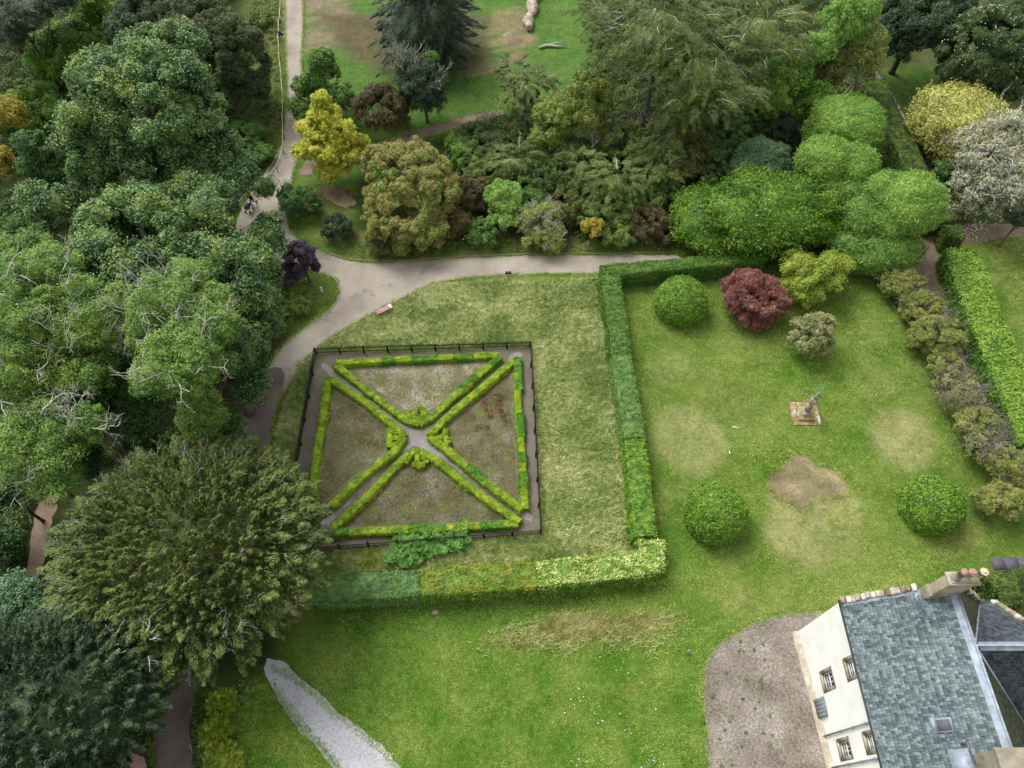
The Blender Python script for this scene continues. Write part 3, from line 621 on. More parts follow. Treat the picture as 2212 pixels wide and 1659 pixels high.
KIND = {   # kind: (lobe radius, leaf, coverage, aspect, sub-clump, extra)
 'clumpy': dict(lr=1.3, leaf=.21, cov=.72, asp=.8, sub=.42, fillf=.55), 'broad': dict(lr=1.1, leaf=.2, cov=.8, asp=.65, sub=.4),
 'shrub': dict(lr=.6, leaf=.145, cov=.8, asp=.6, sub=.45), 'fine': dict(lr=1.9, leaf=.2, cov=.8, asp=.34, sub=.26, jit=.6, upb=.5, fillf=.85),
 'feathery': dict(lr=1.2, leaf=.25, cov=.75, asp=.3, sub=.45, jit=.4, fillf=.6), 'small': dict(lr=.42, leaf=.12, cov=.8, asp=.6, sub=.5),
 'tight': dict(lr=.8, leaf=.16, cov=.85, asp=.55, sub=.4, fillf=.86), 'loose': dict(lr=.8, leaf=.2, cov=.6, asp=.55, sub=.5, fillf=.55),
}
def tree(name, label, cat, mat, kind, ells, group=None, trunk=.25, bark='bark', tw=None, scale=1.0, base=None, seed=None, **kw):
    """ells: (cx, cy, rx, ry, zc) of each mass of the crown on the survey sheet"""
    E = [crown_ell(*e) for e in ells]; c0, R0 = E[0]
    b = np.array([c0[0], c0[1], 0]) if base is None else np.asarray(base, float)
    t = thing(name, b, label, cat, group); mb = MB()
    for c, R in E:
        if kind == 'ball':
            A_ = 4 * math.pi * ((R[0] * R[1] + R[0] * R[2] + R[1] * R[2]) / 3); lf = kw.get('leaf', .2); ap = kw.get('asp', .4)
            ball(mb, c, R, lf, int(kw.get('cov', 1.0) * 1.5 * A_ / (lf * lf * ap * .5)), kw.get('amp', .06), 0, False, kw.get('off', .16), ap)
        elif kind == 'plume': plume_crown(mb, c, R, **kw)
        else:
            k_ = dict(KIND[kind]); k_['lr'] *= scale; k_.update(kw); lobes(mb, c, R, **k_)
    mb.build('crown', M[mat], t)
    tb = MB(); trunk_limbs(tb, b, c0 + [0, 0, R0[2] * .35], trunk, c0, R0); 
    for c, R in E[1:]: tb.path([b + [0, 0, c0[2] * .4], (b + c) / 2 + [0, 0, .2 * c[2]], c], [trunk * .5, trunk * .4, trunk * .15], 5)
    tb.build('trunk', M[bark], t)
    if tw:      # list of (ellipsoid index, n, length, radius, material, levels, spread)
        wb = MB()
        for ei, n, ln, r, lev, zlo in tw['sets']:
            c, R = E[ei]; D = rsph(n * 4); D = D[D[:, 2] > zlo][:n]
            P = c + D * R * rng.uniform(.62, .85, len(D))[:, None]
            wb.segs(c + (P - c) * .12, P, r * 1.5, r * 1.05, 4)
            twigs(wb, P, D + [0, 0, .2] + rng.normal(size=D.shape) * .4, ln * rng.uniform(.6, 1.3, len(D)), r, lev=lev, jit=tw.get('jit', .6), up=tw.get('up', .05), bend=tw.get('bend', .25))
        wb.build('dead_branches', M[tw['mat']], t)
    return t
#==SECTION plants
# ------------------------------------------------------------------ trees of the left wood
T_ = tree
T_('sycamore_tree', 'tall spreading grey-green sycamore, the larger upper one of the wood left of the path', 'tree', 'sycamore', 'clumpy',
   [(320, 240, 172, 150, 13), (190, 330, 72, 85, 10), (460, 350, 115, 70, 9), (345, 110, 105, 45, 15), (215, 160, 60, 50, 14), (528, 362, 52, 38, 7), (300, 380, 150, 50, 9)], 'sycamores left of the path', trunk=.5)
T_('sycamore_tree', 'broad sycamore crown just below the largest one, reaching a leafy arm over the path', 'tree', 'sycamore', 'clumpy',
   [(320, 520, 190, 120, 12), (500, 600, 110, 105, 10), (480, 740, 95, 110, 9), (545, 830, 34, 50, 5), (585, 492, 42, 26, 5), (560, 525, 42, 26, 5), (420, 440, 120, 40, 10), (545, 680, 62, 60, 6), (100, 440, 50, 36, 11)], 'sycamores left of the path', trunk=.5)
LT = dict(mat='lichen', jit=.75, up=.06, bend=.35)
T_('ash_tree', 'feathery light green ash with bleached dead branches at the left edge of the photo', 'tree', 'ash', 'feathery',
   [(90, 640, 125, 105, 14), (190, 690, 90, 75, 13), (40, 800, 80, 100, 12), (180, 800, 80, 70, 11), (90, 960, 100, 100, 10), (60, 560, 80, 50, 13)], 'ash trees with dead branches', trunk=.4,
   tw=dict(LT, sets=[(0, 7, 1.5, .05, 4, .4), (1, 6, 1.4, .05, 4, .4), (2, 7, 1.8, .07, 5, .3), (3, 6, 1.7, .065, 5, .3), (4, 6, 1.8, .065, 5, .35)]))
T_('ash_tree', 'feathery light green ash with bleached twigs standing in front of the lower sycamore', 'tree', 'ash', 'feathery',
   [(390, 650, 105, 75, 15), (400, 780, 105, 100, 14), (470, 720, 60, 60, 14), (330, 720, 50, 90, 13), (430, 890, 45, 40, 10)], 'ash trees with dead branches', trunk=.4,
   tw=dict(LT, sets=[(0, 10, 1.3, .05, 4, .4), (1, 12, 1.5, .05, 4, .3), (2, 4, 1.2, .045, 4, .3), (3, 5, 1.2, .045, 4, .3)]))
T_('ash_sapling', 'small half-dead ash with stark white branches between the left ash and the big yew', 'tree', 'ash', 'feathery',
   [(205, 915, 42, 48, 11)], None, trunk=.16, tw=dict(LT, sets=[(0, 9, 1.3, .05, 5, .1)]))
T_('ash_sapling', 'small half-dead ash with white branches above the woodland path beside the big yew', 'tree', 'ash', 'feathery',
   [(115, 1040, 55, 42, 9)], None, trunk=.16, tw=dict(LT, sets=[(0, 9, 1.2, .048, 5, .1)]))
# low woodland masses behind and between them
lowm = [
 ('laurel_bush', 'glossy mid-green bush mass at the top left behind the leaning trunk', 'brightgreen', 'broad', [(140, 110, 90, 95, 3), (60, 240, 90, 90, 3), (200, 50, 60, 60, 3)]),
 ('laurel_bush', 'bright green bush at the top edge left of the dark hollies', 'brightgreen', 'broad', [(215, 25, 50, 55, 4)]),
 ('woodland_tree', 'dark evergreen crown filling the top left corner', 'spruce', 'feathery', [(40, 40, 80, 60, 9), (110, -10, 60, 40, 9)]),
 ('woodland_tree', 'dark green bush with a few bright leaves left of the sycamore below the orange tree', 'deepgreen', 'broad', [(40, 480, 75, 60, 4), (100, 350, 55, 75, 4)]),
 ('woodland_tree', 'dark green understorey tree between the two ash trees', 'deepgreen', 'broad', [(250, 860, 90, 110, 6), (170, 880, 80, 60, 5), (300, 930, 80, 55, 5)]),
 ('woodland_tree', 'dark green understorey tree right of the second ash above the yew', 'deepgreen', 'broad', [(470, 930, 70, 45, 5), (520, 760, 45, 60, 4), (400, 960, 60, 35, 5)]),
 ('woodland_tree', 'dense dark green tree along the left edge below the left ash', 'deepgreen', 'broad', [(10, 1070, 50, 85, 5), (165, 1000, 50, 55, 4)]),
 ('woodland_tree', 'low dark bush at the left edge beside the woodland path', 'deepgreen', 'broad', [(8, 1180, 32, 60, 2)]),
 ('woodland_tree', 'pale bluish green broadleaf tree at the left edge below the woodland path', 'bluegreen', 'broad', [(60, 1300, 75, 50, 7), (35, 1370, 70, 60, 7), (110, 1340, 50, 45, 6)]),
 ('holly_tree', 'large dark holly with dense small leaves at the top edge left of the path', 'darkyew', 'tight', [(340, 40, 105, 70, 8), (300, 110, 50, 40, 6)]),
 ('holly_tree', 'rounded dark olive holly just left of the roped path verge', 'holly', 'tight', [(490, 130, 95, 95, 6), (430, 60, 80, 70, 8), (540, 200, 45, 45, 3.5)]),
 ('verge_bush', 'low scrubby green bush on the verge right of the large sycamore', 'midgreen', 'small', [(530, 290, 45, 40, 1.2), (560, 330, 30, 30, 1)]),
 ('verge_bush', 'low pale scrub bush by the rope at the top of the verge', 'scrub', 'small', [(560, 40, 32, 25, .8)]),
]
for nm, lab, mt, kd, el in lowm:
    T_(nm, lab, 'tree' if 'tree' in nm else 'bush', mt, kd, el, trunk=.12, bark='darkbark')
T_('hanging_sapling', 'thin dark leafy sapling drooping over the main path right of the person with the pram', 'tree', 'deepgreen', 'loose', [(585, 408, 30, 24, 2.6)], trunk=.045, leaf=.16, bark='darkbark', base=G(618, 425))
T_('orange_tree', 'orange-yellow autumn tree at the left edge of the photo beside the large sycamore', 'tree', 'orange', 'loose', [(10, 250, 42, 55, 6), (5, 345, 38, 40, 5)], trunk=.12)
# tall pine whose bare leaning trunk shows at the top left
t = thing('pine_tree', G(52, 122, 0), 'tall conifer at the top left whose bare brown trunk shows above the bushes', 'tree')
mb = MB(); mb.path([G(52, 122, 0), G(30, 72, 7), G(8, 30, 12)], [.5, .42, .3], 9); mb.build('trunk', M['redbark'], t)
mb = MB(); plume_crown(mb, G(8, 35, 12), np.array([3.2, 3.2, 2.2]), 60, (1.5, 2.5), (.4, .7), 50, .35, .06, droop=.3); mb.build('crown', M['spruce'], t)

# ---- the great yew and the dark conifer
t = thing('yew_tree', G(400, 1270, 0), 'huge spreading olive-green yew covering the drive at the lower left', 'tree')
mb = MB(); YC = G(412, 1192, 7.0); yr = 298 * depth(405, 1175, 7) / FO
plume_crown(mb, YC, np.array([yr, yr * .93, 5.2]), 760, (1.2, 2.4), (.5, .85), 84, .25, .09, out=.62, up=.12, droop=.12, zmin=-.3, inner=.78, core=.8, flat=.75)
D = rsph(2600); D = D[D[:, 2] > .15][:1000]; Rt = np.array([yr * .78, yr * .72, 5.6]); B = YC + D * Rt * rng.uniform(.82, 1.0, len(D))[:, None]
plumes(mb, B, D * [.6, .6, 1] + [0, -.1, .5], rng.uniform(.6, 1.2, len(D)), rng.uniform(.26, .46, len(D)), 52, .19, .085, 0, .95)
mb.build('crown', M['yew'], t)
mb = MB(); c0 = G(400, 1270, 0); mb.path([c0, c0 + [0, .3, 4], YC + [0, 0, 3]], [.9, .75, .3], 10)
for i in range(16):
    a = i * .3927 + rng.uniform(-.2, .2); s = c0 + [0, .2, 2.5 + rng.uniform(0, 2.5)]; e = YC + np.array([math.cos(a) * yr * .75, math.sin(a) * yr * .7, rng.uniform(-.5, 1.5)])
    mb.path([s, (s + e) / 2 + [0, 0, .9], e], [.3, .2, .05], 5)
mb.build('trunk', M['bark'], t)
mb = MB(); D = rsph(900); D = D[D[:, 2] > -.05][:190]; P = YC + D * [yr * .9, yr * .85, 5.3]
mb.segs(YC + (P - YC) * .05, P - D * .7, .06, .025, 4)
twigs(mb, P - D * .7, D + [0, 0, .1], rng.uniform(.35, .8, len(D)), .022, lev=3, jit=.45); 
q = YC + [-.0, -6.6, 1.5]; n = 11; a = rng.uniform(0, 6.28, n); twigs(mb, q + np.column_stack([np.cos(a) * .9, np.sin(a) * .7, rng.uniform(1.2, 2.6, n)]), np.column_stack([np.cos(a), np.sin(a), rng.uniform(-.2, .5, n)]), .55, .035, lev=3, jit=.7)
mb.build('dead_branches', M['lichen'], t)
t = thing('cypress_tree', G(120, 1600, 0), 'dark blue-green conifer filling the bottom left corner', 'tree')
for c, R, n_ in (((120, 1540, 8.0), (6.6, 5.6, 5.2), 640), ((40, 1450, 6.0), (4.5, 3.6, 3.6), 240), ((200, 1580, 5.5), (2.6, 4.2, 4.0), 220)):
    mb = MB() if c[0] == 120 else mb
    plume_crown(mb, G(*c), np.array(R), n_, (1.0, 1.9), (.35, .6), 85, .2, .085, out=.35, up=.35, droop=.02, zmin=-.2, inner=.82, flat=.9, core=.84)
mb.build('crown', M['darkyew'], t)
mb = MB(); b_ = G(120, 1600, 0); mb.path([b_, b_ + [0, 0, 5], G(120, 1540, 11)], [.5, .4, .1]); mb.build('trunk', M['darkbark'], t)

# ------------------------------------------------------------------ trees right of the main path, top of the photo
t = thing('spruce_tree', G(915, 60, 0), 'broad blue-grey spruce with drooping branches at the top edge', 'tree')
mb = MB(); c = G(915, 10, 7.0)
for k, (rz, rr, n_) in enumerate(((-4.5, 8.0, 120), (-2.5, 7.6, 130), (0, 6.6, 110), (2.5, 5, 80), (5, 3, 50), (7, 1.4, 24))):
    a = rng.uniform(0, 6.28, n_); st = rr * rng.uniform(.15, .72, n_)
    B = c + np.column_stack([np.cos(a) * st, np.sin(a) * st, rz + rng.uniform(-1, 1, n_)]); D = np.column_stack([np.cos(a), np.sin(a), rng.uniform(-.15, .15, n_)])
    plumes(mb, B, D, rng.uniform(1.4, 2.6, n_), rng.uniform(.5, .95, n_), 120, .22, .085, .35, .75)
mb.blob([c - [0, 0, 2]], [[4.0, 4.0, 4.0]], 14, 8, .2)
mb.build('crown', M['spruce'], t); mb = MB(); b_ = c * [1, 1, 0]; mb.path([b_, c, c + [0, 0, 8]], [.45, .3, .06]); mb.build('trunk', M['darkbark'], t)
T_('dead_topped_tree', 'dark evergreen tree with a bleached leafless top, right of the brown bush', 'tree', 'darkyew', 'tight',
   [(915, 190, 52, 62, 4.5), (885, 150, 38, 38, 5.5)], trunk=.2, tw=dict(mat='lichen', jit=.6, up=.2, bend=.2, sets=[(0, 16, .8, .03, 4, .1), (1, 26, .9, .035, 4, .2)]))
T_('ivy_tuft', 'bright green leafy tuft at the top of the bleached dead branches', 'shrub', 'brightgreen', 'small', [(935, 128, 15, 18, 7)], trunk=.08)
T_('brown_bush', 'rounded brownish green bush between the golden tree and the dead-topped tree', 'bush', 'brownshrub', 'tight', [(825, 235, 62, 52, 2.8)], trunk=.12)
T_('green_tree', 'small mid-green tree leaning over the main path above the golden tree', 'tree', 'midgreen', 'broad', [(690, 150, 52, 48, 5), (655, 190, 28, 22, 3.5), (735, 215, 40, 35, 3), (650, 240, 20, 12, 2.2)], trunk=.15)
t = thing('golden_tree', G(710, 350, 0), 'bright golden-yellow conifer beside the main path', 'tree')
mb = MB()
for e_ in ((693, 222, 22, 26, 7.6), (700, 252, 40, 32, 6.4), (672, 275, 34, 26, 5.2), (735, 285, 38, 34, 5.2), (700, 312, 56, 40, 4.2), (745, 335, 40, 32, 3.2), (655, 330, 30, 16, 3.4), (778, 312, 20, 24, 3.6), (720, 365, 40, 22, 2.2)):
    c, R = crown_ell(*e_); lobes(mb, c, R, .5, .16, cov=.9, asp=.5, sub=.5, fillf=.55)
    plume_crown(mb, c, R, 26, (.4, .9), (.18, .3), 46, .16, .07, out=.6, up=.0, droop=.25, core=0)
mb.build('crown', M['golden'], t); mb = MB(); b_ = G(710, 350, 0); mb.path([b_, b_ + [0, 0, 4], G(702, 232, 8)], [.22, .15, .04]); mb.build('trunk', M['bark'], t)
T_('variegated_tree', 'large bushy tree with green leaves flushed pink and yellow beside the golden conifer', 'tree', 'redgreen', 'shrub',
   [(880, 375, 98, 72, 5), (860, 450, 95, 60, 3.5), (940, 420, 55, 60, 4), (810, 345, 35, 35, 4.5), (900, 500, 75, 40, 2)], trunk=.2, leaf=.2, asp=.42)
sh = [
 ('round_bush', 'small round olive bush at the lower left foot of the variegated tree', 'oliveshrub', 'small', [(828, 520, 36, 32, 1.3)], 'bush'),
 ('dark_bush', 'dark green bush right beside the main path below the golden conifer', 'deepgreen', 'small', [(650, 440, 44, 42, 1.5), (620, 420, 22, 22, 1.2)], 'bush'),
 ('dark_bush', 'small dark bush on the verge left of the round olive bush', 'darkyew', 'small', [(728, 490, 36, 30, 1.2)], 'bush'),
 ('ground_bush', 'low yellowish bush behind the purple-leaved tree', 'scrub', 'small', [(608, 600, 34, 30, 1.2), (640, 650, 42, 28, .8)], 'bush'),
 ('dark_bush', 'dark reddish-green bush right of the variegated tree', 'brownshrub', 'shrub', [(1012, 420, 45, 45, 2), (985, 480, 38, 40, 1.5)], 'bush'),
 ('rhododendron', 'bright lime-green rhododendron, the taller one by the path bed', 'rhodo', 'shrub', [(1090, 425, 47, 42, 3), (1088, 465, 38, 30, 2)], 'shrub'),
 ('rhododendron', 'low mid-green rhododendron at the foot of the bright lime-green one', 'midgreen', 'small', [(1043, 502, 40, 30, 1.2)], 'shrub'),
 ('pale_bush', 'feathery pale green shrub right of the lichen-covered cypress', 'scrub', 'small', [(1300, 460, 62, 50, 1.8), (1330, 500, 50, 32, 1.2)], 'bush'),
 ('yellow_bush', 'small golden-yellow shrub behind the path border', 'orange', 'small', [(1280, 490, 25, 16, 2.4)], 'bush'),
 ('heather_bush', 'brownish twiggy shrub left of the glossy rhododendron dome', 'brownshrub', 'small', [(1398, 480, 52, 40, 1.6), (1440, 500, 30, 32, 1.2)], 'bush'),
 ('yellow_green_tree', 'yellow-green thin-leaved tree in front of the larches', 'dullyellow', 'loose', [(1270, 195, 52, 50, 6), (1220, 250, 75, 55, 5), (1180, 290, 42, 35, 4), (1300, 230, 32, 36, 5)], 'tree'),
 ('wild_bush', 'mixed green wild bush beside the upper footpath', 'undergrowth', 'small', [(1020, 290, 30, 30, 1.4), (1050, 330, 52, 35, 1.4)], 'bush'),
 ('wild_bush', 'sprawling olive bush above the lime-green rhododendron', 'scrub', 'small', [(1080, 370, 60, 30, 1.6), (1030, 360, 32, 30, 1.2)], 'bush'),
 ('wild_bush', 'dark green ferny bush below the yellow-green tree', 'undergrowth', 'small', [(1180, 390, 65, 36, 2), (1250, 420, 50, 30, 1.8)], 'bush'),
 ('wild_bush', 'green bramble bush in the hollow below the big larch', 'midgreen', 'small', [(1360, 420, 52, 34, 1.6), (1420, 400, 46, 30, 1.5)], 'bush'),
 ('wild_bush', 'yellowish bramble bush left of the dark hollow under the larch', 'scrub', 'small', [(1400, 340, 50, 36, 2), (1340, 300, 48, 28, 2)], 'bush'),
 ('wild_bush', 'grey-green bush at the edge of the dark hollow under the larch', 'oliveshrub', 'small', [(1520, 330, 46, 40, 2), (1480, 380, 60, 30, 1.6)], 'bush'),
 ('wild_bush', 'blue-grey bush deep in the hollow right of the larch', 'spruce', 'small', [(1690, 275, 32, 34, 2.2)], 'bush'),
]
sh += [
 ('wild_bush', 'small spruce-green bush between the yellow-green tree and the lime rhododendron', 'deepgreen', 'small', [(1150, 440, 46, 30, 1.6)], 'bush'),
 ('wild_bush', 'pale olive bush just behind the lichen-covered cypress', 'oliveshrub', 'small', [(1220, 440, 46, 30, 1.8)], 'bush'),
 ('wild_bush', 'tall dark thicket left of the blue-green cedar bush', 'deepgreen', 'small', [(1560, 350, 44, 40, 2.2), (1580, 300, 40, 36, 2.2)], 'bush'),
 ('wild_bush', 'bright green thicket below the small larch on the upper footpath side', 'brightgreen', 'small', [(1010, 330, 32, 30, 1.2), (985, 310, 22, 20, 1)], 'bush'),
 ('wild_bush', 'yellow-green scrub in front of the dead lichen-white branches', 'scrub', 'small', [(1390, 430, 40, 34, 1.5), (1350, 440, 34, 26, 1.4)], 'bush'),
 ('wild_bush', 'dark thicket under the right side of the big larch', 'deepgreen', 'small', [(1620, 260, 50, 40, 2), (1540, 260, 44, 36, 2)], 'bush'),
]
for i_, q_ in enumerate(sh):
    if q_[0] == 'wild_bush': sh[i_] = q_[:4] + ([(e[0], e[1], e[2] * 1.18, e[3] * 1.18, e[4]) for e in q_[4]],) + q_[5:]
for nm, lab, mt, kd, el, ct in sh: T_(nm, lab, ct, mt, kd, el, trunk=.08)
T_('cypress_bush', 'dome-shaped golden cypress half covered in silvery dead twigs, beside the path', 'bush', 'goldcyp', 'shrub', [(1168, 478, 50, 46, 2), (1178, 510, 52, 30, 1.3)], trunk=.12, leaf=.13,
   tw=dict(mat='lichen', jit=.8, up=.1, bend=.4, sets=[(0, 75, .5, .036, 4, -.1), (1, 26, .5, .03, 4, -.1)]))
t = thing('dead_shrub', G(948, 505, 0), 'small leafless silver-grey shrub at the foot of the variegated tree', 'shrub')
mb = MB(); b_ = G(948, 505, 0); n = 14; a = rng.uniform(0, 6.28, n); twigs(mb, np.repeat([b_ + [0, 0, .3]], n, 0), np.column_stack([np.cos(a) * .5, np.sin(a) * .5, np.ones(n)]), .6, .035, lev=4, jit=.4); mb.build('branches', M['lichen'], t)
T_('purple_tree', 'small dark purple-leaved tree at the fork of the paths', 'tree', 'purple', 'small', [(652, 560, 38, 42, 3.2), (625, 595, 26, 28, 2)], trunk=.1, bark='darkbark')

def larch(name, label, ells, group, n, tw=True, nsc=1.0):
    E = [crown_ell(*e) for e in ells]; b = E[0][0] * [1, 1, 0]
    t = thing(name, b, label, 'tree', group); mb = MB(); wb = MB()
    for (c, R), nn in zip(E, n):
        D = rsph(nn * 3); D = D[D[:, 2] > -.35][:nn]; Hh = unit(D * [1, 1, 0] + 1e-6)
        B = c + D * R * rng.uniform(.45, .85, len(D))[:, None]; dr = unit(Hh + [0, 0, .12] + rng.normal(size=D.shape) * .35); Ln = rng.uniform(1.6, 3.0, len(D)) * nsc
        plumes(mb, B, dr, Ln, rng.uniform(.5, .95, len(D)) * nsc, 85, .34, .05, .38, .35)
        mb.blob([c - [0, 0, .3 * R[2]]], [R * .4], 14, 8, .25)
        k = len(D) // 3 if tw else len(D) // 14; idx_ = rng.choice(len(D), k, replace=False); P = B[idx_]; Q = P + dr[idx_] * (Ln[idx_] * .55)[:, None] + [0, 0, .12]
        sel = rng.random(k) < (.6 if tw else 1)
        wb.segs(P[sel], Q[sel], .05, .025, 4); wb.segs(Q[sel], Q[sel] + dr[idx_][sel] * .9 - [0, 0, .25], .025, .01, 3)
        twigs(wb, Q[:max(2, k // 9)], dr[idx_][:max(2, k // 9)], .6, .022, lev=3, jit=.6)
    mb.build('crown', M['larch'], t); wb.build('dead_branches', M['lichen'], t)
    mb = MB(); trunk_limbs(mb, b, E[0][0] * [1, 1, .8], .32, E[0][0] - [0, 0, 1.2], E[0][1] * .7); mb.build('trunk', M['bark'], t)
larch('larch_tree', 'huge weeping larch with olive foliage and bleached branches at the top of the photo', [(1430, 60, 175, 95, 12), (1520, 150, 150, 85, 10), (1640, 60, 120, 75, 12), (1330, 20, 90, 60, 11), (1480, 220, 60, 40, 7)], 'larches', (230, 190, 120, 70, 40))
larch('larch_tree', 'smaller larch standing left of the yellow-green tree', [(1140, 195, 62, 48, 5), (1110, 160, 35, 30, 5)], 'larches', (70, 25), False, .75)
larch('larch_tree', 'low spreading larch in the middle of the wild shrubbery', [(1330, 390, 62, 42, 4), (1260, 360, 50, 36, 3.5)], 'larches', (60, 40), False, .7)
larch('larch_tree', 'low larch boughs just left of the glossy rhododendron dome', [(1450, 300, 60, 45, 4), (1420, 360, 50, 40, 3), (1490, 250, 50, 40, 5)], 'larches', (50, 40, 40), False, .75)
larch('larch_tree', 'scrubby larch beside the dark reddish-green bush', [(1110, 350, 72, 36, 3), (1180, 340, 40, 30, 3)], 'larches', (50, 30), False, .65)
t = thing('dead_shrub', G(1370, 290, 0), 'gnarled lichen-white dead branches rising from the wild shrubbery', 'shrub')
mb = MB()
for bx, by in ((1330, 300), (1370, 292), (1400, 300), (1275, 345), (1230, 395), (1255, 320)):
    b_ = G(bx, by, 0); twigs(mb, np.repeat([b_ + [0, 0, 1.6]], 3, 0), rsph(3) * .7 + [0, 0, .9], 1.1, .07, lev=4, jit=.7, bend=.45)
mb.build('branches', M['lichen'], t)

# ---- right half
T_('chestnut_tree', 'tall fresh-green broadleaf tree at the top edge right of the big larch', 'tree', 'rhodo', 'broad', [(1825, 30, 60, 60, 11), (1770, 90, 40, 40, 9), (1850, 70, 38, 50, 9)], trunk=.3, asp=.45)
T_('laurel_tree', 'leafy green tree below the larch beside the crooked-trunk tree', 'tree', 'brightgreen', 'broad', [(1690, 165, 62, 50, 6), (1670, 215, 42, 38, 5), (1745, 225, 50, 45, 4)], trunk=.2)
T_('sparse_tree', 'thin grey-green tree with visible stems between the laurel and the crooked-trunk tree', 'tree', 'oliveshrub', 'loose', [(1790, 155, 42, 50, 6)], trunk=.12,
   tw=dict(mat='greytwig', jit=.4, up=.3, bend=.2, sets=[(0, 16, 1.2, .04, 3, -.3)]))
t = thing('crooked_tree', G(1829, 225, 0), 'tree with a long bare crooked pale trunk and a small domed olive crown', 'tree')
mb = MB(); mb.path([G(1829, 225, 0), G(1834, 205, 1.5), G(1849, 190, 3), G(1850, 165, 4.5), G(1858, 140, 6), G(1862, 118, 7.5)], [.26, .22, .2, .17, .14, .1], 8)
mb.path([G(1829, 225, 0), G(1822, 205, 1.3), G(1835, 192, 2.6), G(1846, 178, 3.6)], [.18, .14, .12, .08], 7); mb.build('trunk', M['greytwig'], t)
mb = MB(); tc_ = G(1862, 112, 7.6); n = 30; a = rng.uniform(0, 6.28, n); twigs(mb, np.repeat([G(1858, 135, 6.3)], n, 0), np.column_stack([np.cos(a), np.sin(a), rng.uniform(.4, 1.3, n)]), 1.1, .05, lev=4, jit=.35); mb.build('branches', M['greytwig'], t)
mb = MB(); c, R = crown_ell(1868, 108, 46, 48, 7.8); lobes(mb, c, R, .75, .2, cov=.6, asp=.5, sub=.5, fillf=.85, core=False); mb.build('crown', M['azalea'], t)
T_('griselinia_bush', 'rounded bright yellow-green dome, the topmost of the big domes by the high hedge', 'bush', 'dome', 'ball', [(1830, 262, 74, 42, 5.5), (1785, 285, 46, 34, 4.5), (1855, 285, 45, 34, 4.6)], 'big rounded bright green domes', trunk=.2)
T_('griselinia_bush', 'rounded bright green twin dome in the middle of the big domes', 'bush', 'dome', 'ball', [(1780, 345, 55, 48, 6), (1845, 360, 46, 44, 5.8), (1800, 405, 72, 42, 4), (1755, 395, 40, 34, 4)], 'big rounded bright green domes', trunk=.2)
T_('griselinia_bush', 'largest bright green dome, rightmost of them by the hedge gap', 'bush', 'dome', 'ball', [(1965, 440, 68, 64, 6), (1915, 415, 44, 40, 6), (1925, 470, 48, 40, 5)], 'big rounded bright green domes', trunk=.2)
T_('griselinia_bush', 'lower mid-green skirt of bush under the big domes behind the lawn', 'bush', 'domelow', 'ball', [(1870, 470, 70, 66, 3.5), (1905, 540, 84, 42, 2.2), (1835, 430, 50, 46, 4), (1850, 520, 60, 46, 2.4)], 'big rounded bright green domes', trunk=.2)
T_('cedar_bush', 'blue-green feathery evergreen left of the bright domes', 'bush', 'bluegreen', 'fine', [(1655, 350, 60, 44, 3.5), (1615, 375, 35, 28, 2.5)], trunk=.15)
T_('rhododendron', 'huge glossy green rhododendron mound behind the short hedge', 'bush', 'rhododark', 'ball', [(1650, 462, 140, 70, 3.2), (1535, 475, 78, 60, 2.6), (1745, 455, 76, 64, 3), (1505, 445, 44, 34, 2.2), (1600, 500, 80, 44, 2.2)], trunk=.15, leaf=.26, asp=.5, amp=.13, off=.3)
T_('yew_tree', 'very dark evergreen tree at the top edge right of the fresh-green tree', 'tree', 'darkyew', 'broad', [(1985, 40, 100, 75, 7), (1930, 90, 60, 52, 5), (2060, 30, 60, 60, 7)], trunk=.35, bark='darkbark')
T_('hoheria_tree', 'large dark green tree dotted with small white flowers in the top right corner', 'tree', 'whiteflower', 'tight', [(2120, 110, 95, 88, 7), (2190, 60, 80, 70, 8), (2080, 170, 50, 40, 4), (2180, 170, 60, 50, 5)], trunk=.3)
T_('variegated_holly', 'large cream-and-green variegated dome by the side path at the right', 'bush', 'holly_var', 'ball', [(2072, 258, 94, 64, 4), (2085, 300, 76, 52, 3), (2022, 255, 45, 44, 3.5)], trunk=.2, leaf=.26, asp=.6, amp=.1, off=.3)
T_('dark_bush', 'dark green shrub at the foot of the cream variegated dome', 'bush', 'deepgreen', 'shrub', [(2045, 370, 30, 45, 1.8), (2065, 340, 30, 30, 2)], trunk=.08)
T_('silver_tree', 'silver-white blossoming tree with tangled grey branches at the right edge', 'tree', 'silver', 'loose', [(2140, 330, 88, 62, 6), (2110, 400, 58, 50, 4.5), (2190, 420, 50, 50, 5), (2180, 270, 50, 40, 7), (2130, 450, 48, 30, 2.6)], trunk=.22, cov=.42, core=False, fillf=.35,
   tw=dict(mat='lichen', jit=.6, up=.12, bend=.35, sets=[(0, 30, 1.2, .05, 4, -.1), (1, 14, .9, .04, 4, -.1), (2, 14, 1.1, .045, 4, -.1), (3, 10, 1.1, .045, 4, 0)]))
T_('eucalyptus', 'slender blue-grey foliaged tree at the right edge below the silver tree', 'tree', 'spruce', 'feathery', [(2210, 470, 28, 50, 4)], trunk=.1)
T_('dead_bush', 'brown and green grassy clump at the corner of the side paths', 'bush', 'brownshrub', 'small', [(2082, 468, 22, 14, .5)], trunk=.05)

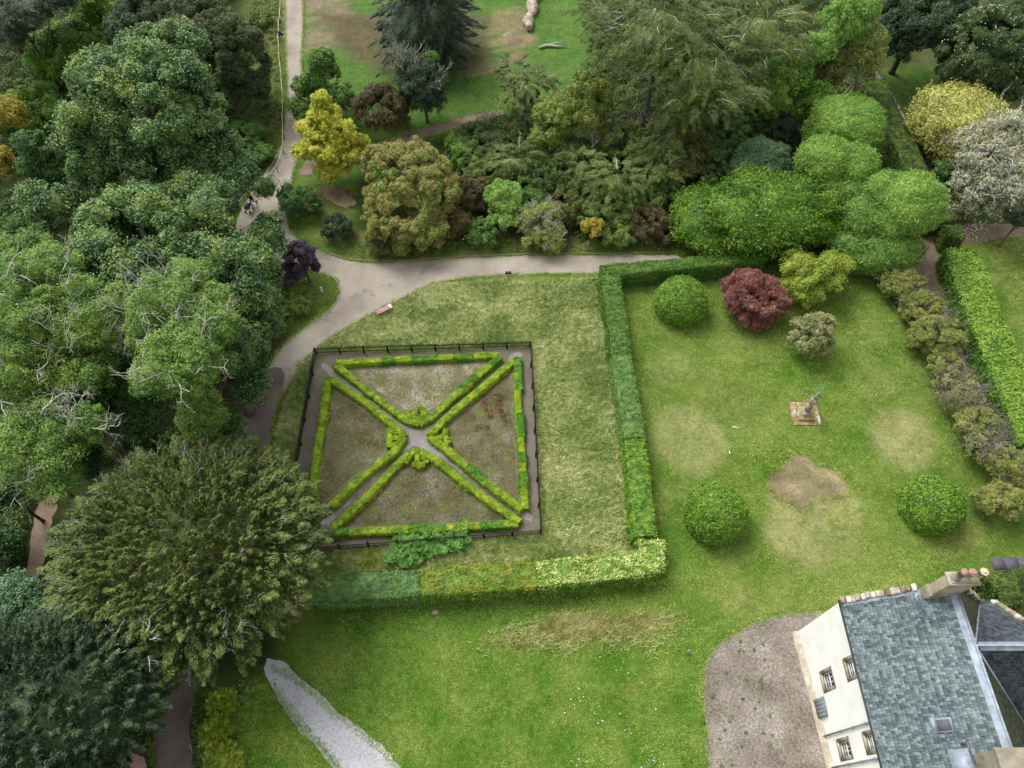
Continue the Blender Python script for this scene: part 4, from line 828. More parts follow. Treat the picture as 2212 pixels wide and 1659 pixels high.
# ---- lawn trees and topiary
T_('japanese_maple', 'dark red Japanese maple on the lawn beside the short hedge', 'tree', 'maple', 'small', [(1628, 640, 68, 52, 2.0), (1600, 625, 40, 40, 2.2), (1668, 655, 38, 38, 1.7), (1625, 668, 60, 36, 1.2)], trunk=.15, lr=.55, leaf=.11, sub=.42, fillf=.9)
T_('yellow_green_tree', 'small yellow-green leaved tree right of the red Japanese maple', 'tree', 'yellowgreen', 'loose', [(1755, 590, 70, 50, 2.8), (1735, 625, 46, 40, 1.8), (1800, 575, 38, 34, 2.6)], trunk=.14, leaf=.17)
T_('pieris_bush', 'rounded grey-green bush with pale flower heads alone on the lawn', 'bush', 'greyshrub', 'small', [(1755, 728, 52, 55, 1.9), (1768, 705, 35, 35, 2.3)], trunk=.12, leaf=.14)
for px, py, rpx, hh, lab in ((1471, 650, 55, 2.1, 'clipped green topiary ball in the upper lawn corner inside the hedge'), (1546, 1108, 64, 2.2, 'clipped green topiary ball near the bottom corner of the tall hedge'), (2013, 1090, 62, 2.2, 'clipped green topiary ball at the right below the pale dry circle')):
    r = rpx * depth(px, py, 1.4) / FO; c = G(px, py, 1.25); t = thing('topiary_ball', c * [1, 1, 0], lab, 'topiary', 'clipped topiary balls on the lawn')
    mb = MB(); ball(mb, c, np.array([r, r, hh * .98]), .14, 15000, .02, off=.065); mb.build('foliage', M['topiary'], t)
    mb = MB(); mb.path([c * [1, 1, 0], c], .12); mb.build('stem', M['bark'], t)
# ---- row of mixed deciduous azaleas down the right side
row = [((1950, 610, 52, 42, 1.6), 'azalea', 'green dome-shaped azalea at the top end of the long shrub row', .1), ((1990, 665, 52, 32, 1.5), 'azalea', 'yellow-tinged azalea, second from the top of the shrub row', .4), ((2020, 725, 62, 42, 1.7), 'azalea', 'broad olive azalea, third from the top of the shrub row', .2),
       ((2040, 790, 42, 28, 1.4), 'azalea', 'small azalea with some yellow leaves below the broad olive one', .3), ((2070, 845, 55, 42, 1.7), 'greyshrub', 'half-bare grey-twigged azalea in the middle of the shrub row', 1), ((2110, 915, 52, 38, 1.6), 'azalea', 'azalea with grey twigs showing, below the half-bare one', .7),
       ((2130, 965, 50, 34, 1.6), 'greyshrub', 'mostly leafless grey azalea towards the lower end of the shrub row', 1), ((2180, 1000, 48, 42, 1.7), 'azalea', 'green azalea at the right edge of the photo beside the leafless one', .5), ((2165, 1080, 62, 38, 1.7), 'azalea', 'olive green azalea at the bottom end of the shrub row', .1)]
for e, mt, lab, dd in row:
    T_('azalea_bush', lab, 'shrub', mt, 'small', [e], 'azaleas in the long row beside the lawn', trunk=.06, cov=.95 - .4 * dd, core=dd < .8,
       tw=dict(mat='greytwig', jit=.55, up=.2, bend=.3, sets=[(0, int(14 + 60 * dd), .55, .022, 4, -.1)]))
for e, lab in (((482, 1520, 34, 46, 1.6), 'golden-green conifer hedge bush at the top end of the drive-side row'), ((466, 1585, 36, 46, 1.7), 'yellow conifer bush in the middle of the drive-side row'), ((480, 1645, 42, 46, 1.6), 'yellow conifer bush at the bottom edge beside the drive')):
    c, R = crown_ell(*e); t = thing('golden_conifer', c * [1, 1, 0], lab, 'bush', 'golden conifers along the drive'); mb = MB()
    plume_crown(mb, c, R, 130, (.35, .7), (.18, .32), 60, .13, .06, out=.3, up=.5, droop=.05, core=.75, flat=.7); mb.build('foliage', M['goldhedge'], t)
T_('dark_bush', 'straggling dark green shrub between the golden conifers and the lawn', 'bush', 'midgreen', 'small', [(500, 1600, 16, 50, .6), (520, 1500, 22, 30, .7)], trunk=.05)
#==SECTION hedges
def hthing(name, lab, pts, w, h, mt, grp=None, z=None, cat='hedge', px=True, **k):
    P = [G(a, b, h if z is None else z)[:2] for a, b in pts] if px else pts
    mb = MB(); hedge(mb, P, w, h, **k)
    mats = [M[mt]] if isinstance(mt, str) else [M[q] for q in mt]
    t = thing(name, (P[0][0], P[0][1], 0), lab, cat, grp); mb.build('foliage', mats, t); return t
HG = 'clipped sections of the tall garden hedge'
hthing('clipped_hedge', 'short clipped dark green hedge beside the path, above the topiary ball', [(1300, 583), (1480, 568), (1650, 553)], 1.35, 1.9, 'hedgegreen', HG)
hthing('clipped_hedge', 'dark green upper section of the long side hedge next to the meadow', [(1317, 590), (1336, 700), (1342, 762)], 1.75, 1.9, 'hedgegreen', HG)
hthing('clipped_hedge', 'bluish green middle section of the long side hedge', [(1342, 764), (1358, 860), (1371, 945)], 1.7, 1.85, 'hedgeblue', HG)
hthing('clipped_hedge', 'bright green lower section of the long side hedge', [(1371, 947), (1383, 1050), (1395, 1158)], 1.65, 1.9, 'hedgeyell' if False else 'topiary', HG)
hthing('clipped_hedge', 'cream-variegated section forming the bottom corner of the hedge', [(1407, 1165), (1410, 1212), (1160, 1240)], 1.9, 1.75, ['topiary', 'hedgecream'], HG, top_m=1, bump=.07)
hthing('clipped_hedge', 'bronze-tinted green section in the middle of the bottom hedge', [(1158, 1240), (1040, 1250), (908, 1258)], 1.9, 1.7, ['topiary', 'hedgebronze'], HG, top_m=1)
hthing('clipped_hedge', 'blue-green section at the left end of the bottom hedge', [(906, 1258), (800, 1264), (640, 1272)], 1.9, 1.7, 'hedgeteal', HG)
hthing('clipped_hedge', 'long dark hedge running away beside the black fence at the top right', [(1890, 170), (1935, 270), (1988, 380)], 2.3, 3.0, ['hedgedark', 'hedgedark'])
hthing('clipped_hedge', 'clipped hedge stub beside the path gap right of the largest dome', [(2000, 470), (2060, 462)], 1.5, 2.0, 'hedgedark', 'hedge stubs at the path gap')
hthing('clipped_hedge', 'clipped hedge stub just above the thick yellow-green hedge', [(2045, 497), (2082, 500)], 1.6, 2.2, 'hedgedark', 'hedge stubs at the path gap')
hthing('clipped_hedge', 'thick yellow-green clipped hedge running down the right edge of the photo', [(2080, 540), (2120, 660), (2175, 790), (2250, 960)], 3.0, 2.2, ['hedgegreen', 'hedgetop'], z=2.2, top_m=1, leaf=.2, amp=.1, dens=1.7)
hthing('clipped_hedge', 'dark clipped hedge beside the paving behind the house', [(2148, 1278), (2240, 1256)], 2.2, 2.3, 'hedgedark')
# ---- low box hedges of the parterre
BX = 'box hedges of the parterre'
def boxh(lab, runs, scroll):
    t = None; mb = MB(); first = None
    for pts, segm in runs:
        P = [G(a, b, .5) for a, b in pts]; first = P[0] if first is None else first
        hedge(mb, P, .56, .5, leaf=.085, batter=.04, amp=.05, bump=.05, dens=1.1, m=0, off=.04)
        for a, b in segm:                              # darker green plants in the run
            A = np.array(P[0][:2]); B = np.array(P[-1][:2]); p0 = A + (B - A) * a; p1 = A + (B - A) * b; hedge(mb, [p0, p1], .62, .54, leaf=.085, batter=.04, amp=.03, bump=.03, dens=1.1, m=1, off=.04)
    t = thing('box_hedge', first * [1, 1, 0], lab, 'hedge', BX); mb.build('border', [M['box'], M['boxdark']], t)
    mb = MB()
    for pts in scroll: hedge(mb, [G(a, b, .45) for a, b in pts], .42, .46, leaf=.085, batter=.03, amp=.04, bump=.05, dens=1.1, off=.04)
    mb.build('scroll', [M['box']], t)
def arc(cx, cy, r, a0, a1, n=9, sq=.9): return [(cx + r * math.cos(math.radians(a0 + (a1 - a0) * i / (n - 1))), cy - sq * r * math.sin(math.radians(a0 + (a1 - a0) * i / (n - 1)))) for i in range(n)]
boxh('low box hedge triangle along the top side of the parterre, by the path', [([(726, 782), (880, 775), (1078, 766)], [(.28, .36), (.46, .62), (.72, .84)]), ([(1080, 769), (1000, 838), (932, 900), (905, 914)], [(0, .12), (.3, .5)]), ([(724, 787), (800, 848), (880, 908), (905, 914)], [])],
     [arc(905, 893, 13, -200, 90), [(882, 885), (882, 902)], [(905, 880), (918, 890), (910, 902)]])
boxh('low box hedge triangle on the left side of the parterre, nearest the drive', [([(708, 814), (697, 900), (680, 1000), (674, 1100)], []), ([(712, 817), (790, 868), (862, 928), (872, 943)], []), ([(872, 943), (850, 975), (780, 1030), (715, 1092)], [])],
     [[(842, 925), (840, 965)], [(842, 928), (858, 935)], [(846, 945), (866, 945)], [(842, 962), (860, 958)]])
boxh('low box hedge triangle on the right side of the parterre, next to the meadow', [([(1118, 772), (1118, 860), (1127, 980), (1134, 1098)], [(0, .24), (.4, .56), (.66, .72), (.78, .88)]), ([(1112, 776), (1040, 838), (960, 905), (927, 940)], []), ([(927, 942), (960, 966), (1040, 1035), (1128, 1100)], [(.42, .6)])],
     [[(963, 925), (960, 940), (970, 958)], [(942, 945), (965, 940)], arc(955, 952, 12, 160, 380), [(950, 962), (968, 965)]])
boxh('low box hedge triangle along the bottom side of the parterre, by the ferns', [([(712, 1150), (900, 1142), (1118, 1130)], [(0, .1), (.42, .55), (.8, .92)]), ([(716, 1142), (790, 1075), (870, 990), (900, 970)], []), ([(900, 970), (935, 988), (1020, 1055), (1122, 1128)], [])],
     [[(885, 985), (875, 998)], [(900, 975), (902, 1000)], [(915, 985), (922, 1000)], arc(905, 995, 12, 200, 340)])
#==SECTION objects
# ------------------------------------------------------------------ the house
WX = 20.6; EZ = 8.35; RX = 25.4; RZ = 12.3; NY = 12.2; SY = -3.0; EX = 29.2
house = thing('manor_house', (WX, NY, 0), 'cream-rendered slate-roofed house in the bottom right corner', 'house')
wins = [(7.75, 9.07, 2.55, 4.6), (7.78, 9.1, 6.46, 8.1), (3.78, 5.0, 2.75, 4.7), (3.8, 5.0, 6.6, 8.15), (-.2, 1.0, 2.75, 4.7), (-.2, 1.0, 6.6, 8.15)]
mb = MB()
ys = sorted({SY, NY} | {w[0] for w in wins} | {w[1] for w in wins}); zs = sorted({0., EZ} | {w[2] for w in wins} | {w[3] for w in wins})
ys = [ys[0]] + [y for a, y in zip(ys, ys[1:]) if y - a > 1e-6]
for y0, y1 in zip(ys, ys[1:]):
    for z0, z1 in zip(zs, zs[1:]):
        yc, zc = (y0 + y1) / 2, (z0 + z1) / 2
        if any(w[0] < yc < w[1] and w[2] < zc < w[3] for w in wins): continue
        mb.add([[WX, y0, z0], [WX, y1, z0], [WX, y1, z1], [WX, y0, z1]], Q=[[0, 1, 2, 3]])
mb.add([[WX, NY, 0], [EX, NY, 0], [EX, NY, EZ], [RX, NY, RZ], [WX, NY, EZ]], Q=[[0, 1, 2, 4]], T=[[4, 2, 3]])
mb.add([[EX, NY, 0], [EX, SY, 0], [EX, SY, EZ], [EX, NY, EZ]], Q=[[0, 1, 2, 3]])
mb.build('wall', M['render'], house)
mb = MB(); n = 24                                  # battered, stained foot of the wall
pl = []
for i in range(n + 1):
    y = NY + .05 + (SY - NY) * i / n; zb = 1.0 * np.clip((12.3 - y) / 9, 0, 1) ** .8
    pl += [[WX - .34 + rng.normal() * .03, y, zb - .4], [WX - .26 + rng.normal() * .02, y, zb + .28 + rng.normal() * .04], [WX - .015, y, zb + .55 + rng.normal() * .05]]
mb.add(pl, Q=[[3 * i + j, 3 * i + 3 + j, 3 * i + 4 + j, 3 * i + 1 + j] for i in range(n) for j in (0, 1)]); mb.build('plinth', M['plinth'], house, smooth=True)
for y0, y1, z0, z1 in wins:
    mb = MB(); d = .32; f = .19
    X0 = WX - .012; X1 = WX + d
    # stone surround flush ring on the wall, reveals going in
    for (a, b_, c_, e_) in ((y0 - .02, y1 + .02, z0 - .02, z0 + f), (y0 - .02, y1 + .02, z1 - f, z1 + .02), (y0 - .02, y0 + f, z0 + f, z1 - f), (y1 - f, y1 + .02, z0 + f, z1 - f)):
        mb.box(((X0 + X1) / 2, (a + b_) / 2, (c_ + e_) / 2), ((X1 - X0) / 2, (b_ - a) / 2, (e_ - c_) / 2))
    w = mb.build('window', M['winstone'], house)
    iy0, iy1, iz0, iz1 = y0 + f, y1 - f, z0 + f, z1 - f; X = WX + d - .12
    mb = MB(); mb.box((WX + .03, (iy0 + iy1) / 2, iz0 + .03), (.1, (iy1 - iy0) / 2 - .003, .035)); mb.build('sill', M['sandstone'], w)
    mb = MB(); fr = .055
    for a, b_, c_, e_ in ((iy0, iy0 + fr, iz0, iz1), (iy1 - fr, iy1, iz0, iz1), (iy0 + fr, iy1 - fr, iz0, iz0 + fr * 1.4), (iy0 + fr, iy1 - fr, iz1 - fr, iz1), (iy0 + fr, iy1 - fr, (iz0 + iz1) / 2 - .03, (iz0 + iz1) / 2 + .03)):
        mb.box((X, (a + b_) / 2, (c_ + e_) / 2), (.05, (b_ - a) / 2 - .002, (e_ - c_) / 2 - .001))
    for t_ in (1 / 3, 2 / 3):
        yy = iy0 + fr + (iy1 - iy0 - 2 * fr) * t_; mb.box((X, yy, (iz0 + iz1) / 2), (.028, .018, (iz1 - iz0) / 2 - fr))
    for t_ in (.25, .75):
        mb.box((X, (iy0 + iy1) / 2, iz0 + (iz1 - iz0) * t_), (.024, (iy1 - iy0) / 2 - fr, .017))
    mb.build('frame', M['white'], w)
    mb = MB(); mb.box((X + .01, (iy0 + iy1) / 2, (iz0 + iz1) / 2), (.008, (iy1 - iy0) / 2 - .01, (iz1 - iz0) / 2 - .01)); mb.build('pane', M['glass'], w)
mb = MB(); mb.box((WX - .09, 7.0, 1.62), (.06, .58, .86)); 
for i in range(5): mb.box((WX - .16, 6.54 + i * .23, 1.62), (.012, .108, .84))
mb.build('hatch', M['greypaint'], house)
for y in (5.35, 3.53):
    mb = MB(); mb.path([(WX - .1, y, .9), (WX - .1, y, EZ - .25)], .05, 8); [mb.path([(WX - .1, y, z), (WX - .1, y, z + .16)], .075, 8) for z in (2.0, 3.9, 5.8, 7.6)]; mb.build('downpipe', M['greypaint'], house)
mb = MB(); mb.path([(WX - .12, NY + .05, EZ - .1), (WX - .12, SY, EZ - .1)], .075, 8); mb.build('gutter', M['dkmetal'], house)
RD = np.array
def slates(mb, O, U, V, inside, nu, nv, su=.16, sv=.2, m=0, under=None):
    """courses of slates: O origin at the eave, U along the eave, V up the slope"""
    U = unit(RD(U, float)); V = unit(RD(V, float)); N = np.cross(U, V); N = N if N[2] > 0 else -N
    C = []; L_ = []; rn = []
    for j in range(int(nv / sv) + 1):
        u = -rng.uniform(0, su)
        while u < nu:
            w = su * rng.uniform(.7, 1.35); 
            if inside(u + w / 2, j * sv + sv * .3): C.append((u + w / 2, j * sv)); L_.append(w); rn.append(rng.random())
            u += w
    C = RD(C); L_ = RD(L_); rn = RD(rn); n = len(C); h = sv * 1.25 * rng.uniform(.93, 1.1, n); ra = rng.normal(size=n) * .025
    P = RD(O) + C[:, :1] * U + C[:, 1:] * V; lift = rng.uniform(.035, .07, n)
    hw = (L_ / 2 - .007)[:, None]
    sk = (ra * 1.0)[:, None]
    a = P - U * hw - V * (.02 + sk) + N * lift[:, None]; b_ = P + U * hw - V * (.02 - sk) + N * lift[:, None]; c_ = P + U * hw + V * h[:, None] + N * .012; d_ = P - U * hw + V * h[:, None] + N * .012
    e_ = a - N * .024; f_ = b_ - N * .024
    VV = np.stack([a, b_, c_, d_, e_, f_], 1).reshape(-1, 3); k = np.arange(n)[:, None] * 6
    mb.add(VV, Q=np.concatenate([k + [0, 1, 2, 3], k + [4, 5, 1, 0]]), rnd=np.repeat(rn, 6), m=m)
SW = (RX - WX + .25); SH_ = math.hypot(RX - WX, RZ - EZ) ; vW = unit(RD([RX - WX, 0, RZ - EZ])); vE = RD([-vW[0], 0, vW[2]])
vE = unit(RD([RX - EX, 0, RZ - EZ])); SHE = math.hypot(EX - RX, RZ - EZ)
mb = MB()
sky_y0, sky_y1, sky_v0, sky_v1 = 4.5, 5.15, 3.35, 4.15
slates(mb, (WX - .12, NY - .32, EZ - .10), (0, -1, 0), vW, lambda u, v: v < SH_ - .2, NY - SY, SH_ + .2)
mb.add([[WX - .1, NY, EZ - .09], [RX, NY, RZ], [RX, SY, RZ], [WX - .1, SY, EZ - .09]], Q=[[0, 1, 2, 3]], m=1)
mb.build('roof', [M['slate'], M['slatedark']], house)
# east slope, mossier, and the cross wing
JY = 8.65; WHW = NY - .05 - JY
mb = MB(); 
def in_e(u, v):      # u from the gable southwards, v up from the east eave
    y = NY - .32 - u; down = (SHE - v) / SHE * (EX - RX)    # plan distance from the ridge
    return v < SHE - .25 and abs(y - JY) > down * (WHW / (EX - RX)) * 1.0
slates(mb, (EX + .0, NY - .32, EZ - .05), (0, -1, 0), vE, in_e, NY - SY, SHE, su=.2)
mb.add([[EX, NY, EZ - .06], [EX, SY, EZ - .06], [RX, SY, RZ - .03], [RX, NY, RZ - .03]], Q=[[0, 1, 2, 3]], m=0, rnd=.3); mb.build('east_roof', M['slatemoss'], house)
mb = MB(); GE = 30.0; vN = unit(RD([0, -WHW, RZ - EZ])); vS = RD([0, -vN[1], vN[2]]); WS = math.hypot(WHW, RZ - EZ)
slates(mb, (RX, JY + WHW, EZ + .0), (1, 0, 0), vN, lambda u, v: v < WS - .2 and u > (WS - v) / WS * (EX - RX), GE - RX + .0, WS, su=.18, sv=.22)
slates(mb, (RX, JY - WHW, EZ + .0), (1, 0, 0), vS, lambda u, v: v < WS - .2 and u > (WS - v) / WS * (EX - RX), 40 - RX, WS, su=.18, sv=.22)
mb.add([[RX, JY, RZ - .01], [EX, JY + WHW, EZ - .02], [GE, JY + WHW, EZ - .02], [GE, JY, RZ - .01]], Q=[[0, 1, 2, 3]], rnd=.3)
mb.add([[RX, JY, RZ - .01], [EX, JY - WHW, EZ - .02], [40, JY - WHW, EZ - .02], [40, JY, RZ - .01]], Q=[[0, 1, 2, 3]], rnd=.3); mb.build('wing_roof', M['slatedark'], house)
mb = MB(); mb.add([[EX, JY + WHW, 0], [GE, JY + WHW, 0], [GE, JY + WHW, EZ], [EX, JY + WHW, EZ]], Q=[[0, 1, 2, 3]])
mb.add([[GE, JY + WHW, 0], [GE, JY - WHW, 0], [GE, JY - WHW, EZ], [GE, JY, RZ - .05], [GE, JY + WHW, EZ]], Q=[[0, 1, 2, 4]], T=[[4, 2, 3]])
mb.add([[EX, JY - WHW, 0], [40, JY - WHW, 0], [40, JY - WHW, EZ], [EX, JY - WHW, EZ]], Q=[[0, 1, 2, 3]]); mb.build('wing_wall', M['render'], house)
# lead ridges and flashings
mb = MB()
mb.path([(RX, NY - .5, RZ + .13), (RX, SY, RZ + .13)], .075, 8)
mb.add([[RX - .33, NY - .5, RZ - .13], [RX - .02, NY - .5, RZ + .13], [RX - .02, SY, RZ + .13], [RX - .33, SY, RZ - .13]], Q=[[0, 1, 2, 3]])
mb.add([[RX + .22, NY - .5, RZ - .09], [RX + .02, NY - .5, RZ + .13], [RX + .02, SY, RZ + .13], [RX + .22, SY, RZ - .09]], Q=[[0, 1, 2, 3]]); 
mb.path([(RX, JY, RZ + .05), (40, JY, RZ + .05)], .07, 8)
for sg in (1, -1): mb.add([[RX + .2, JY, RZ + .07], [40, JY, RZ + .07], [40, JY + sg * .24, RZ - .13], [RX + .35, JY + sg * .24, RZ - .13]], Q=[[0, 1, 2, 3]])
mb.build('ridge_lead', M['lead'], house)
mb = MB()
for sg in (1, -1):
    a_ = RD([RX + .1, JY + sg * .1, RZ - .03]); b_ = RD([EX, JY + sg * WHW, EZ + .06]); mb.path([a_, b_], .06, 6)
mb.add([[WX, NY - .36, EZ + .05], [RX - .5, NY - .36, RZ - .36], [RX - .5, NY - .16, RZ - .3], [WX, NY - .16, EZ + .11]], Q=[[0, 1, 2, 3]])
mb.box((RX - 1.6, NY - .5, RZ - 1.28), (.3, .3, .02), M=np.array([[vW[0], 0, -vW[2]], [0, 1, 0], [vW[2], 0, vW[0]]]))
mb.build('flashing', M['lead'], house)
# rough skew stones on the gable
mb = MB()
def skew(A, B, n, w, m=0):
    A = RD(A); B = RD(B)
    for i in range(n):
        p = A + (B - A) * (i + .5) / n; l = np.linalg.norm(B - A) / n / 2; d = unit(B - A); s_ = RD([0, 1, 0]) if abs(d[1]) < .1 else RD([1, 0, 0]); u = np.cross(d, s_)
        mb.box(p + rng.normal(size=3) * .015, (l * rng.uniform(.86, .98), w * rng.uniform(.85, 1.12), .13 * rng.uniform(.8, 1.3)), M=np.stack([d, s_, u if u[2] > 0 else -u], 1), m=m, rnd=rng.random())
for A_, B_, n_, w_ in (((WX - .05, NY, EZ + .1), (RX - 1.5, NY, RZ - 1.15), 15, .19), ((RX + 1.0, NY, RZ - .75), (EX - .2, NY, EZ + .25), 12, .17),
                       ((GE, JY + WHW, EZ + .12), (GE, JY, RZ + .12), 14, .17), ((GE, JY - WHW, EZ + .12), (GE, JY, RZ + .12), 14, .17)):
    mb = MB(); skew(A_, B_, n_, w_); sk_ = mb.build('skew_stones', M['stone'], house)
    bv = sk_.modifiers.new('bevel', 'BEVEL'); bv.width = .035; bv.segments = 2
# gable chimney with three pots
CXc = 24.85; CYc = 11.78; ch = MB(); ch.box((CXc, CYc, 12.6), (.76, .3, 1.5)); ch.box((CXc, CYc, 11.6), (.84, .35, .5)); ch.box((CXc, CYc, 14.13), (.86, .38, .09)); ch.box((CXc, CYc, 14.27), (.76, .3, .06), top=.9)
chim = ch.build('chimney', M['sandstone'], house)
bv = chim.modifiers.new('bevel', 'BEVEL'); bv.width = .03; bv.segments = 2
def pot(x, y, z, r, h, mat, cap, k=16):
    mb = MB(); mb.path([(x, y, z), (x, y, z + .08), (x, y, z + .081), (x, y, z + h - .12), (x, y, z + h - .119), (x, y, z + h)], [r * 1.2, r * 1.2, r, r * .88, r * 1.08, r * 1.08], k, cap=False)
    mb.path([(x, y, z + h), (x, y, z + h + .001), (x, y, z + h - .3)], [r * 1.08, r * .8, r * .75], k, cap=False)
    p = mb.build('chimney_pot', M[mat], chim)
    mb = MB()
    if cap:
        mb.blob([(x, y, z + h + .0)], [[r * .98, r * .98, .13]], 16, 6, .0); p2 = mb.build('pot_cap', M['terracotta'], p) if False else None
        ORG['chimney_pot'] = ORG[chim.name]
        mb.build('cap', M['terracotta'], chim)
    else:
        an = np.arange(k) * 6.2832 / k; V = [[x + math.cos(a) * r * .78, y + math.sin(a) * r * .78, z + h - .28] for a in an]; mb.add(V, T=[[0, i, i + 1] for i in range(1, k - 1)]); mb.build('flue', M['soot'], chim)
pot(CXc - .5, CYc, 14.3, .2, 1.0, 'potgrey', True); pot(CXc, CYc, 14.3, .2, .95, 'pot', True); pot(CXc + .5, CYc, 14.3, .21, 1.1, 'pot', False, 8)
ch = MB(); ch.box((RX - .4, 2.9, 12.6), (1.2, .55, 1.0)); ch.box((RX - .4, 2.9, 13.68), (1.3, .65, .1)); c2 = ch.build('chimney', M['winstone'], house); bv = c2.modifiers.new('bevel', 'BEVEL'); bv.width = .04; bv.segments = 2
mb = MB(); mb.box((RX - 1.9, 2.9, RZ - 1.42), (.5, .85, .03), M=np.array([[vW[0], 0, -vW[2]], [0, 1, 0], [vW[2], 0, vW[0]]])); mb.build('flashing', M['lead'], house)
# skylight and vent pipe on the west slope
Msl = np.array([[vW[0], 0, -vW[2]], [0, 1, 0], [vW[2], 0, vW[0]]]); nW = Msl[:, 2]
def onroof(x, y, up=0.): return RD([x, y, EZ + (x - WX) * (RZ - EZ) / (RX - WX)]) + nW * up
mb = MB(); p = onroof(23.35, 4.9, .06); mb.box(p - vW * .0, (.42, .36, .06), M=Msl); mb.box(p - vW * .5, (.14, .42, .02), M=Msl); sk = mb.build('skylight', M['lead'], house)
mb = MB(); mb.box(p + nW * .065, (.33, .27, .012), M=Msl); mb.build('pane', M['slab'], sk)
mb = MB(); p = onroof(23.75, 4.05, 0); mb.path([p, p + RD([0, 0, .4])], .1, 12, cap=False); mb.path([p + RD([0, 0, .4]), p + RD([0, 0, .15])], [.1, .075], 12); mb.build('vent_pipe', M['potgrey'], house)

# ------------------------------------------------------------------ picket fence round the parterre
def pick(name, lab, corners, hgt, nposts, mat, gap=.15, grp=None, cat='fence', cat_rail=(.25, .8), closed=True, side=-1, pw=.035, postr=.07):
    C = [RD([*p[:2], 0]) for p in corners]; t = thing(name, C[0], lab, cat, grp)
    ed = list(zip(C, C[1:] + C[:1])) if closed else list(zip(C, C[1:]))
    for (a, b_), np_ in zip(ed, nposts):
        d = unit(b_ - a); nn = RD([-d[1], d[0], 0]) * side; L0 = np.linalg.norm(b_ - a); rz = math.atan2(d[1], d[0])
        for i in range(np_):
            s0 = L0 * i / np_; s1 = L0 * (i + 1) / np_; p = a + d * (s0 + .02)
            mb = MB(); mb.box(p + nn * .06 + [0, 0, hgt * .52], (postr, postr, hgt * .52), rz, top=.92); mb.build('post', M[mat], t)
            mb = MB(); tilt = rng.normal() * .012
            for zr in cat_rail: mb.box(a + d * (s0 + s1) / 2 + [0, 0, hgt * zr], ((s1 - s0) / 2, .022, .035), rz)
            k = int((s1 - s0) / gap)
            for j in range(k):
                q = a + d * (s0 + (j + .5) * (s1 - s0) / k) - nn * .05; mb.box(q + [0, 0, hgt * .5 + rng.normal() * .01], (pw, .011, hgt * .5), rz + rng.normal() * .06, top=.75, rnd=rng.random())
            mb.build('picket_panel', M[mat], t)
    return t
pick('picket_fence', 'low black-stained picket fence round the box hedge parterre', [G(683, 764), G(1146, 750), G(1168, 1153), G(610, 1196)], .92, (9, 8, 9, 8), 'blackwood')
pick('picket_fence', 'black picket fence beside the dark hedge, seen between the bright domes and the hedge', [G(1885, 300), G(1925, 375), G(1945, 410)], 1.5, (3, 2), 'blackwood', closed=False, side=1)
# railings either side of the drive
def railing(lab, pts, hgt, mat, bars=False, step=1.6):
    P = [G(a, b) for a, b in pts]; t = thing('railing', P[0], lab, 'railing')
    for a, b_ in zip(P, P[1:]):
        d = unit(b_ - a); Ls = np.linalg.norm(b_ - a); n = max(1, int(Ls / step))
        for i in range(n):
            q = a + d * Ls * i / n; mb = MB(); mb.path([q, q + RD([0, 0, hgt])], .03, 6); mb.build('post', M[mat], t)
    mb = MB()
    for z in ((hgt * .95, hgt * .12) if bars else (hgt * .95, hgt * .62, hgt * .3)): mb.path([p + RD([0, 0, z]) for p in P], .018, 5)
    if bars:
        for a, b_ in zip(P, P[1:]):
            L0 = np.linalg.norm(b_ - a)
            for s_ in np.arange(0, L0, .14): q = a + (b_ - a) * s_ / L0; mb.path([q, q + RD([0, 0, hgt])], .011, 4)
    mb.build('rails', M[mat], t)
railing('dark iron railing with upright bars on the left side of the drive', [(322, 1480), (318, 1540), (312, 1600), (318, 1625), (330, 1660), (335, 1700)], 1.1, 'dkmetal', True)
railing('thin wire and post railing on the right side of the drive', [(440, 1480), (428, 1530), (420, 1570), (424, 1610), (432, 1660), (436, 1700)], .9, 'dkmetal')
# rope fence beside the path
rp = [(606, -20), (604, 18), (601, 45), (600, 75), (601, 112), (604, 135), (607, 170), (610, 215), (609, 248), (610, 285), (609, 318), (596, 358), (577, 380), (552, 397), (532, 410), (525, 422), (512, 436), (501, 452)]
R0 = [G(a, b, 1.0) for a, b in rp]; t = thing('rope_fence', R0[0] * [1, 1, 0], 'pale knotted rope strung on thin posts along the left of the main path', 'fence')
for p in R0[1:]:
    mb = MB(); mb.path([p * [1, 1, 0], p + RD([0, 0, .06])], [.055, .045], 6); mb.build('post', M['wood'], t)
mb = MB()
for a, b_ in zip(R0, R0[1:]):
    md = (a + b_) / 2 - RD([0, 0, .12 + rng.uniform(0, .1)]); mb.path([a, a * .6 + b_ * .4 - RD([0, 0, .11]), md, b_], .04, 6)
    mb.blob([b_], [[.1, .1, .09]], 7, 5, .1)
mb.build('rope', M['rope'], t)
for (px, py, s_, lab) in ((600, 72, .32, 'larger purple cloth tied to the rope fence'), (602, 45, .16, 'small purple rag tied to the rope fence above the larger cloth')):
    mb = MB(); p = G(px + 3, py, .8); mb.blob([p, p + [s_, -.1, -.15], p + [-.1, -.05, -.3]], [[s_, s_ * .6, s_ * .8], [s_ * .8, s_ * .5, s_ * .5], [s_ * .5, s_ * .5, s_ * .7]], 9, 6, .5)
    tag(mb.build('cloth', M['purplecloth']), lab, 'cloth')
